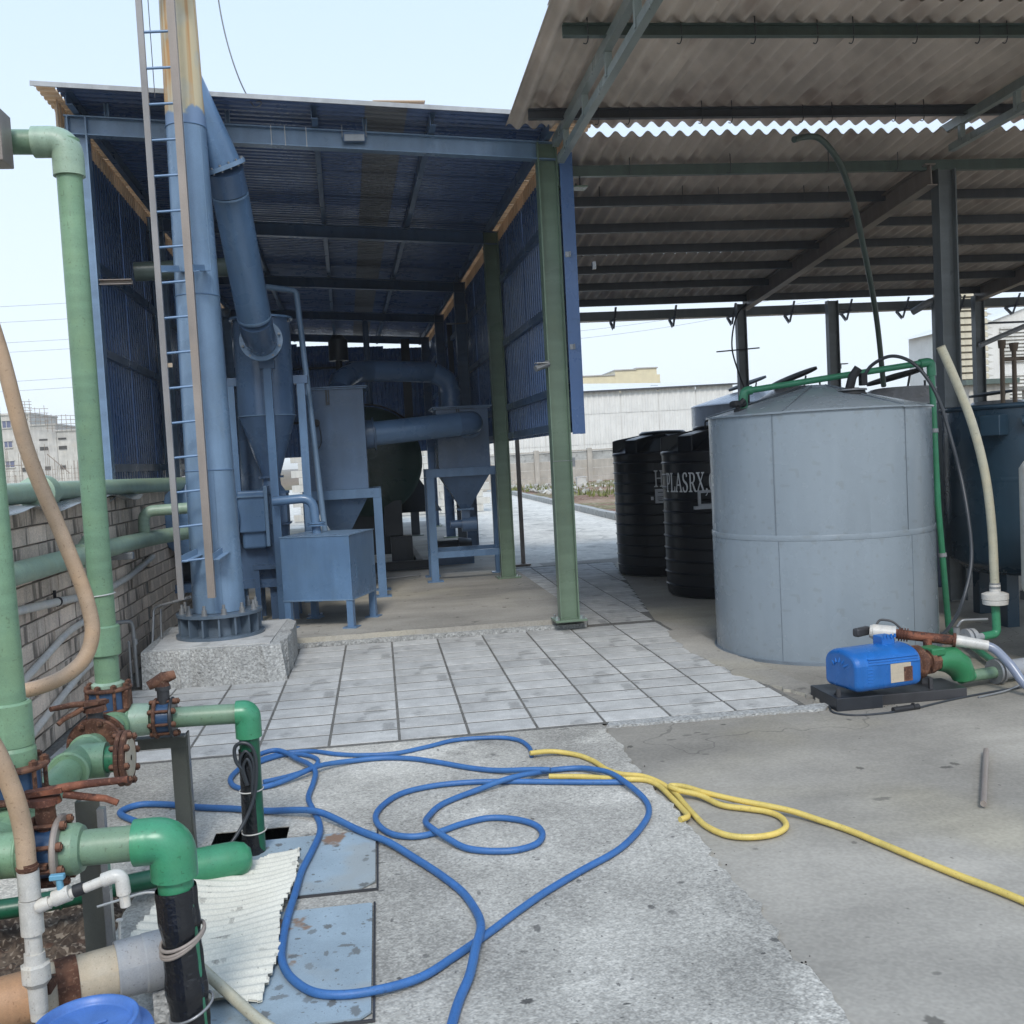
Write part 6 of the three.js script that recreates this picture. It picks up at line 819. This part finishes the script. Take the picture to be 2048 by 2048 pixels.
{ // motor pump
  const p = thing('motor_pump', 'blue electric motor pump with green casing and rusty pipe tee on the floor', 'pump', [2.9, -0.016, -5.6], 0.0);
  const S = (n, g, m, l) => partW(p, n, g, m, l); const ax = V(0.97, 0, -0.18).normalize(); const A = (d, y, s) => { const q = V(2.58, y, -5.585).addScaledVector(ax, d).add(V(0.18, 0, 0.97).multiplyScalar(s)); return [q.x, q.y, q.z]; };
  // cowl: rounded box section swept along the motor axis
  const sh = new THREE.Shape(); const w = 0.128, h0 = -0.085, h1 = 0.085, rd = 0.05; sh.moveTo(-w + 0.02, h0); sh.lineTo(w - 0.02, h0); sh.quadraticCurveTo(w, h0, w, h0 + 0.02); sh.lineTo(w, h1 - rd); sh.quadraticCurveTo(w - 0.01, h1 - 0.01, w - rd * 1.3, h1); sh.quadraticCurveTo(0, h1 + 0.018, -w + rd * 1.3, h1); sh.quadraticCurveTo(-w + 0.01, h1 - 0.01, -w, h1 - rd); sh.lineTo(-w, h0 + 0.02); sh.quadraticCurveTo(-w, h0, -w + 0.02, h0);
  const cow = new THREE.ExtrudeGeometry(sh, { depth: 0.365, bevelEnabled: true, bevelSize: 0.028, bevelThickness: 0.045, bevelSegments: 5, curveSegments: 10 }); cow.rotateY(Math.PI / 2); cow.rotateY(0.185); cow.translate(...A(0.05, 0.205, 0)); S('motor_cowl', uvm(cow), M.motor);
  for (let k = 0; k < 3; k++) S('cowl_rib', sweep([V(...A(0.09, 0.278 - k * 0.015, 0.148 + k * 0.004)), V(...A(0.43, 0.272 - k * 0.015, 0.150 + k * 0.004))], 0.005, 8), M.motor); for (let k = 0; k < 5; k++) S('cowl_vent', sweep([V(...A(0.08, 0.222 - k * 0.018, 0.157)), V(...A(0.115, 0.221 - k * 0.018, 0.157))], 0.004, 6), M.motor);
  for (let k = 0; k < 5; k++) { const a = -0.9 + k * 0.45; S('cowl_louvre', sweep([V(...A(0.0, 0.20 + 0.05 * Math.cos(a), 0.06 * Math.sin(a))), V(...A(0.012, 0.20 + 0.085 * Math.cos(a), 0.11 * Math.sin(a)))], 0.006, 6), M.motor); }
  const np = cbox(0, 0, 0, 0.14, 0.11, 0.003, 0.001); np.rotateY(0.185); np.translate(...A(0.305, 0.185, 0.158)); S('name_plate', np, M.pvcC, 'peeling blank plate'); const nr = cbox(0, 0, 0, 0.06, 0.085, 0.004, 0.0015); nr.rotateY(0.185); nr.translate(...A(0.355, 0.172, 0.159)); S('rust_patch', nr, M.rust);
  S('terminal_box', (() => { const g = cbox(0, 0, 0, 0.09, 0.055, 0.09, 0.008); g.rotateY(0.185); g.translate(...A(0.33, 0.345, -0.02)); return g; })(), M.motor);
  for (let k = 0; k < 4; k++) S('terminal_screw', cyl(A(0.295 + k * 0.025, 0.362, 0.03), A(0.295 + k * 0.025, 0.384, 0.03), 0.007, 0.007, 6), M.motor);
  S('end_bell', turned([[0.02, 0], [0.115, 0], [0.118, 0.02], [0.085, 0.06], [0.10, 0.075], [0.10, 0.10], [0.055, 0.11], [0.055, 0.17], [0.03, 0.17]], A(0.455, 0.19, 0), A(0.92, 0.19, 0), 32), M.rust);
  S('coupling', join([cyl(A(0.61, 0.185, 0), A(0.64, 0.185, 0), 0.075, 0.075, 24), cyl(A(0.645, 0.185, 0), A(0.68, 0.185, 0), 0.065, 0.065, 8)]), M.rust);
  S('volute', join([sweep([V(...A(0.68, 0.18, 0)), V(...A(0.72, 0.185, 0)), V(...A(0.79, 0.175, 0)), V(...A(0.85, 0.13, 0)), V(...A(0.875, 0.085, 0)), V(...A(0.88, 0.05, 0))], (t) => 0.062 + 0.022 * Math.sin(t * 3.1), 24), cyl(A(0.86, 0.065, 0), A(0.95, 0.06, 0), 0.045, 0.035, 20), cbox(...A(0.66, 0.245, 0.0), 0.1, 0.05, 0.12, 0.012, 0.185)]), M.pump);
  S('suction_pipe', cyl(A(0.93, 0.06, 0), A(1.14, 0.058, -0.01), 0.036, 0.036, 20), M.greenW); S('suction_flange', join([turned([[0.03, 0], [0.075, 0], [0.075, 0.015], [0.03, 0.015]], A(1.12, 0.062, -0.01), A(1.22, 0.062, -0.01), 28), turned([[0.03, 0], [0.08, 0], [0.08, 0.015], [0.03, 0.015]], A(1.145, 0.062, -0.01), A(1.32, 0.062, -0.01), 28)]), M.galv); S('suction_pipe', cyl(A(1.16, 0.064, -0.01), A(1.67, 0.064, -0.01), 0.058, 0.058, 22), M.pvcG);
  S('base', join([box(2.62, 3.35, -0.016, 0.045, -5.83, -5.55, 0.004)]), M.iron); S('wood_packer', box(2.52, 2.80, -0.016, 0.06, -5.86, -5.50, 0.004), M.dull); S('foot', join([cbox(2.55, 0.075, -5.54, 0.02, 0.07, 0.02), cbox(3.15, 0.075, -5.6, 0.02, 0.07, 0.02), cbox(3.20, 0.06, -5.78, 0.06, 0.04, 0.1)]), M.iron);
  // discharge tee
  S('riser', join([cyl([3.245, 0.16, -5.78], [3.25, 0.30, -5.80], 0.026, 0.026, 16), turned([[0.02, 0], [0.055, 0], [0.055, 0.016], [0.02, 0.016]], [3.24, 0.185, -5.78], [3.24, 0.3, -5.78], 24), turned([[0.02, 0], [0.055, 0], [0.055, 0.016], [0.02, 0.016]], [3.24, 0.208, -5.78], [3.24, 0.3, -5.78], 24)]), M.rustR); S('tee_pipe', join([cyl([3.10, 0.325, -5.90], [3.40, 0.288, -5.74], 0.030, 0.030, 18), ...[0, 1, 2, 3].map(k => cyl([3.115 + k * 0.014, 0.323 - k * 0.0017, -5.893 + k * 0.0072], [3.122 + k * 0.014, 0.322 - k * 0.0017, -5.889 + k * 0.0072], 0.041, 0.041, 16)), cyl([3.385, 0.29, -5.748], [3.40, 0.288, -5.74], 0.045, 0.045, 8)]), M.rustR);
  S('check_valve', join([cyl([2.98, 0.338, -5.96], [3.10, 0.325, -5.90], 0.046, 0.048, 20), cyl([2.965, 0.34, -5.968], [2.98, 0.338, -5.96], 0.038, 0.044, 20)]), M.white); S('grip_handle', cbox(2.93, 0.335, -6.0, 0.13, 0.055, 0.05, 0.015, 0.45), M.iron); S('valve_loop', pipe([[3.0, 0.36, -5.96], [3.03, 0.41, -5.97], [3.10, 0.40, -5.93], [3.15, 0.34, -5.9]], 0.007, 0.03, 8), M.iron);
  S('hose_tail', join([cyl([3.40, 0.288, -5.74], [3.56, 0.258, -5.66], 0.036, 0.030, 18)]), M.white); S('drain_cock', pipe([[3.05, 0.22, -5.72], [3.09, 0.27, -5.71], [3.15, 0.25, -5.72], [3.18, 0.19, -5.73]], 0.008, 0.03, 8), M.galv);
  single('clear_hose', 'translucent blue-grey hose leaving the pump tee at the right edge', 'hose', curve([[3.50, 0.27, -5.69], [3.58, 0.245, -5.65], [3.63, 0.16, -5.56], [3.68, 0.04, -5.46], [3.76, 0.02, -5.32], [3.95, 0.02, -5.1]], 0.027, 60, 16), M.hoseT);
  single('power_cable', 'black cable curling from the pump foot across the floor', 'cable', curve([[2.56, 0.10, -5.56], [2.545, 0.03, -5.62], [2.55, 0.0, -5.68], [2.52, -0.010, -5.60], [2.49, -0.011, -5.47], [2.56, -0.011, -5.39], [2.70, -0.011, -5.37], [2.92, -0.010, -5.40], [3.1, -0.010, -5.47], [3.26, -0.010, -5.53], [3.68, -0.010, -5.64], [4.2, -0.010, -5.7]], 0.0065, 110, 8), M.hoseK); single('cable_joint', 'taped black joint sleeve in the pump cable', 'sleeve', join([cyl([2.80, -0.002, -5.385], [2.97, -0.002, -5.415], 0.017, 0.017, 12), cyl([2.93, 0.004, -5.408], [2.94, 0.004, -5.41], 0.0185, 0.0185, 12)]), M.blackM);
  single('pump_wire', 'bent steel bar lying by the suction pipe', 'bar', pipe([[3.40, -0.01, -5.52], [3.62, -0.002, -5.58], [3.75, 0.02, -5.62], [3.78, 0.08, -5.68]], 0.006, 0.04, 8), M.galv);
}
// ---------------------------------------------------------------- beyond the yard
{
  const w = thing('compound_wall', 'long precast panel compound wall across the road', 'wall', [15, 0, -45]);
  for (let i = 0; i < 14; i++) { const x = 2.2 + i * 2.4; partW(w, 'post', box(x - 0.11, x + 0.11, 0, 1.68, -45.1, -44.86, 0.01), M.panel); for (let k = 0; k < 4; k++) partW(w, 'panel', box(x + 0.11, x + 2.29, 0.05 + k * 0.375, 0.05 + k * 0.375 + 0.365, -45.03 + (k % 2) * 0.006, -44.97, 0.01), k === 3 ? M.kerb : M.panel); partW(w, 'coping', box(x + 0.0, x + 2.4, 1.56, 1.62, -45.08, -44.9, 0.01), M.panel); }
  const b = thing('warehouse', 'long white metal-clad warehouse behind the compound wall', 'building', [12, 0, -64]); const L = 3.0, R = 21.6, zf = -60;
  const ey = x => 5.02 + (x - L) * 0.0085; const n = 8, pw = (R - L) / n;
  for (let i = 0; i < n; i++) { const x0 = L + i * pw; [[0.1, 1.9], [1.92, 3.7], [3.72, 0]].forEach(([y0, y1]) => { const yt = y1 || ey(x0) - 0.06; partW(b, 'wall_panel', corrugated(pw - 0.025, yt - y0, 0.33, 0.02, 'trap', (u, v, h) => [x0 + u, y0 + v, zf + h], 0.01, 1), M.cladW); }); }
  partW(b, 'inner_wall', box(L, R - 0.1, 0, 4.9, zf - 0.3, zf - 0.06), M.cladW); partW(b, 'side_wall', box(R - 0.1, R, 0, 5.1, -76, zf - 0.05), M.cladW); const P_ = [L - 0.3, ey(L) - 0.02, zf + 0.25, R + 0.25, ey(R) - 0.02, zf + 0.25, R + 0.25, 6.1, -72, L - 0.3, ey(L) - 0.02, zf + 0.25, R + 0.25, 6.1, -72, L - 0.3, 6.75, -72]; const g = new THREE.BufferGeometry(); g.setAttribute('position', new THREE.Float32BufferAttribute(P_, 3)); g.computeVertexNormals(); partW(b, 'roof', uvm(g), M.cladW); partW(b, 'eave_trim', section(shR(0.05, 0.1), [L - 0.3, ey(L) - 0.06, zf + 0.27], [R + 0.25, ey(R) - 0.06, zf + 0.27], [0, 0, 1]), M.iron); partW(b, 'roof_vent', box(18.0, 18.5, 5.25, 5.6, -66, -65.4, 0.05), M.galv);
  const y = thing('yellow_building', 'pale yellow block standing behind the warehouse roof', 'building', [22, 0, -92]); const z = -90;
  partW(y, 'wall', join([box(17.7, 21.5, 0, 8.15, z - 8, z), box(21.5, 23.4, 0, 8.55, z - 8, z + 0.05), box(23.4, 25.35, 0, 8.65, z - 8, z)]), M.cladY); partW(y, 'parapet', join([box(17.6, 21.5, 8.15, 8.25, z - 8, z + 0.1), box(21.45, 23.45, 8.55, 8.65, z - 8, z + 0.15), box(23.4, 25.45, 8.65, 8.75, z - 8, z + 0.1)]), M.bld2); partW(y, 'wing', box(25.35, 25.7, 0, 8.1, z - 7, z - 0.2), M.cladY);
  for (const [a, c] of [[18.9, 20.6], [21.8, 24.0]]) partW(y, 'window', box(a, c, 5.9, 6.35, z + 0.02, z + 0.07), M.dark); partW(y, 'stair_tower', join([box(16.5, 16.7, 0, 7.5, z, z + 0.3), box(17.3, 17.5, 0, 7.5, z, z + 0.3), box(16.5, 17.5, 7.3, 7.6, z, z + 0.3)]), M.bld2);
}
{ // half-built block on the left, seen over the wall
  const b = thing('unfinished_block', 'cream half-built block with scaffold poles beyond the left wall', 'building', [-18.5, 0, -63]); const z = -60, S = (n, g, m) => partW(b, n, g, m);
  S('wall', box(-22.5, -19.0, 0, 5.28, z - 5, z), M.bld); S('wall', box(-19.0, -17.65, 0, 4.6, z - 5, z + 0.05), M.bld2); S('wall', box(-17.65, -16.3, 0, 4.24, z - 5, z), M.bld); S('roof_cap', lathe([[0.42, 0], [0.40, 0.4], [0.2, 0.72], [0.01, 0.78]], [-20.0, 5.25, z - 1], null, 20), M.bld); S('ledge', join([box(-22.6, -18.95, 5.22, 5.32, z - 5, z + 0.1), box(-19.0, -17.6, 4.56, 4.64, z - 5, z + 0.12), box(-17.65, -16.25, 4.2, 4.28, z - 5, z + 0.1), box(-19.04, -18.98, 0, 5.2, z, z + 0.06)]), M.bld);
  for (const [x0, y0, x1, y1] of [[-20.44, 4.90, -20.02, 4.53], [-19.48, 4.96, -19.15, 4.59], [-20.41, 3.77, -20.03, 3.44], [-20.42, 2.67, -19.99, 2.34]]) { const w = S('window', box(x0, x1, y1, y0, z - 0.02, z + 0.02), M.glass); partW(w, 'frame', join([box(x0 - 0.05, x1 + 0.05, y0, y0 + 0.05, z - 0.02, z + 0.08), box(x0 - 0.05, x1 + 0.05, y1 - 0.05, y1, z - 0.02, z + 0.08), box((x0 + x1) / 2 - 0.015, (x0 + x1) / 2 + 0.015, y1, y0, z, z + 0.05)]), M.bld); }
  for (const [x0, y0, x1, y1] of [[-18.56, 3.815, -18.12, 3.712], [-17.55, 3.83, -17.14, 3.733], [-18.555, 3.376, -18.127, 3.178], [-17.557, 3.376, -17.136, 3.187], [-18.363, 2.281, -18.066, 2.062], [-17.551, 2.288, -17.265, 2.095], [-19.589, 2.271, -19.39, 2.059]]) S('opening', box(x0, x1, y1, y0, z - 0.1, z + 0.065), M.dark);
  const pole = (x0, y0, x1, y1, r = 0.014, zz = z + 0.6) => cyl([x0, y0, zz], [x1, y1, zz], r, r, 5);
  for (const [x0, x1, y0, y1] of [[-19.5, -18.75, 5.3, 5.95], [-18.75, -17.9, 4.65, 5.6], [-17.9, -16.4, 4.25, 5.15]]) { for (let x = x0; x <= x1 + 0.01; x += 0.25) S('scaffold_pole', pole(x, y0 - 0.1, x + rr(-0.02, 0.02), y1 + rr(-0.15, 0.1)), M.rebar); for (let k = 0; k < 4; k++) S('scaffold_rail', pole(x0 - 0.1, y0 + 0.12 + k * (y1 - y0) / 4, x1 + 0.1, y0 + 0.12 + k * (y1 - y0) / 4 - 0.04), M.rebar); }
  const r = thing('starter_bars', 'upright rusty starter bars on the nearer unfinished columns', 'rebar', [-12, 0, -40]); for (let c = 0; c < 16; c++) { const x = -14.3 + c * 0.235 + rr(-0.05, 0.05), h = 2.0 + rr(-0.1, 0.75); for (let k = 0; k < 3; k++) partW(r, 'bar', cyl([x + k * 0.055, 0, -40], [x + k * 0.055 + rr(-0.05, 0.05), h + rr(-0.2, 0.2), -40], 0.008, 0.008, 5), M.rebar); for (let k = 0; k < 3; k++) partW(r, 'tie', cyl([x - 0.03, 1.55 + k * 0.18, -39.98], [x + 0.15, 1.56 + k * 0.18, -39.98], 0.006, 0.006, 5), M.rebar); }
  partW(r, 'rail', cyl([-14.4, 2.15, -40.05], [-13.0, 2.13, -40.05], 0.012, 0.012, 5), M.rebar); partW(r, 'raker', cyl([-12.15, 2.5, -40], [-11.4, 1.75, -40], 0.015, 0.015, 5), M.rebar);
}
{ // louvred cooling tower and the building to its right
  const t = thing('cooling_tower', 'cream cooling tower stacked with slanted louvre blades', 'tower', [18.7, 0, -30.6]); partW(t, 'core', box(18.15, 19.2, 0, 7.2, -31.4, -30.3), M.louvre);
  for (let k = 0; k < 22; k++) { const y = 2.6 + k * 0.215; const g = cbox(0, 0, 0, 1.15, 0.17, 0.03, 0.006); g.rotateX(-0.3); g.translate(18.68, y, -30.2); partW(t, 'louvre_blade', g, M.louvre); const s = new THREE.ExtrudeGeometry(poly([[0, -0.05], [0.30, 0.0], [0, 0.09]]), { depth: 1.0, bevelEnabled: false }); s.translate(19.22, y, -31.3); partW(t, 'side_blade', uvm(s), M.louvreW); }
  const b = thing('louvred_building', 'white building with rows of slatted vents at the far right', 'building', [32, 0, -47]); partW(b, 'wall', box(28.6, 40, 0, 6.6, -52, -45.2), M.cladW); const g = new THREE.BufferGeometry(); g.setAttribute('position', new THREE.Float32BufferAttribute([28.2, 6.55, -44.9, 40, 10.4, -44.9, 40, 10.4, -52, 28.2, 6.55, -44.9, 40, 10.4, -52, 28.2, 6.55, -52, 28.6, 6.5, -45.2, 40, 6.5, -45.2, 40, 10.2, -45.2], 3)); g.computeVertexNormals(); partW(b, 'roof', uvm(g), M.cladW);
  for (const [x0, x1, y0, y1] of [[29.4, 31.2, 4.75, 6.35], [29.4, 31.2, 2.2, 4.2]]) for (let y = y0; y < y1; y += 0.17) { const s = cbox(0, 0, 0, x1 - x0, 0.12, 0.03, 0.004); s.rotateX(-0.5); s.translate((x0 + x1) / 2, y, -45.1); partW(b, 'vent_slat', s, M.louvreW); }
  const c = thing('yard_cabin', 'pale low cabin beside the cooling tower', 'building', [20.6, 0, -28.5]); partW(c, 'wall', box(17.6, 18.9, 0, 2.9, -29.5, -28.6), M.bld); partW(c, 'roof', box(17.4, 19.1, 2.9, 3.05, -29.7, -28.4), M.sageD); partW(c, 'annex', box(19.9, 21.2, 0, 2.7, -29.5, -28.6), M.bld); partW(c, 'annex_roof', box(19.8, 21.4, 2.7, 2.8, -29.7, -28.4), M.bld2);
  const f = thing('stay_pipe', 'slanting grey pipe bracing the right-hand canopy post', 'pipe', [8.3, 2.5, -13.3]); partW(f, 'pipe', cyl([8.36, 2.72, -13.30], [9.2, 3.02, -13.3], 0.035, 0.035, 12), M.pvcG);
  const w = thing('white_block_wall', 'sunlit white block wall behind the blue shed', 'wall', [0, 0, -29]); for (let r = 0; r < 9; r++) for (let k = 0; k < 13; k++) partW(w, 'block', box(-2.4 + k * 0.41 + (r % 2) * 0.2, -2.4 + k * 0.41 + 0.4 + (r % 2) * 0.2, r * 0.205, r * 0.205 + 0.195, -29.2, -29.0 + rr(-0.006, 0.006), 0.006), M.whiteWall);
  const k = thing('utility_box', 'small white box standing among the rubble by the far wall', 'box', [7.87, 0.16, -39.5]); part(k, 'body', box(-0.18, 0.18, 0, 0.36, -0.15, 0.15, 0.01), M.white); part(k, 'lid', box(-0.2, 0.2, 0.36, 0.39, -0.17, 0.17, 0.006), M.white);
  const wires = [[-40, -9, 587, 580], [-40, -9, 617, 611], [-40, -9, 657, 651], [-40, -9, 676, 671], [-40, -9, 733, 727], [-40, -9, 752, 747]];
  const yl = [14.70, 13.55, 12.05, 11.35, 9.2, 8.5]; ['topmost', 'second', 'third', 'fourth', 'fifth', 'lowest'].forEach((o, i) => single('power_line', o + ' thin power line in the sky at the far left', 'wire', curve([[-60, yl[i] - 1.2, -80], [-35, yl[i] - 0.5, -80], [-20, yl[i] - 0.15, -80], [-6, yl[i] + 0.35, -80]], 0.014, 24, 5), M.wire, 'power lines'));
  [[13.6, 18.6], [11.2, 15.6], [10.6, 14.8]].forEach(([a, c], i) => single('power_line', ['upper', 'middle', 'lower'][i] + ' thin power line in the sky seen under the canopy eave', 'wire', curve([[10, a - 0.6, -80], [22, a + 0.3, -80], [38, (a + c) / 2 + 0.3, -80], [60, c + 0.6, -80]], 0.014, 24, 5), M.wire, 'power lines'));
}
renderer.render(scene, camera);
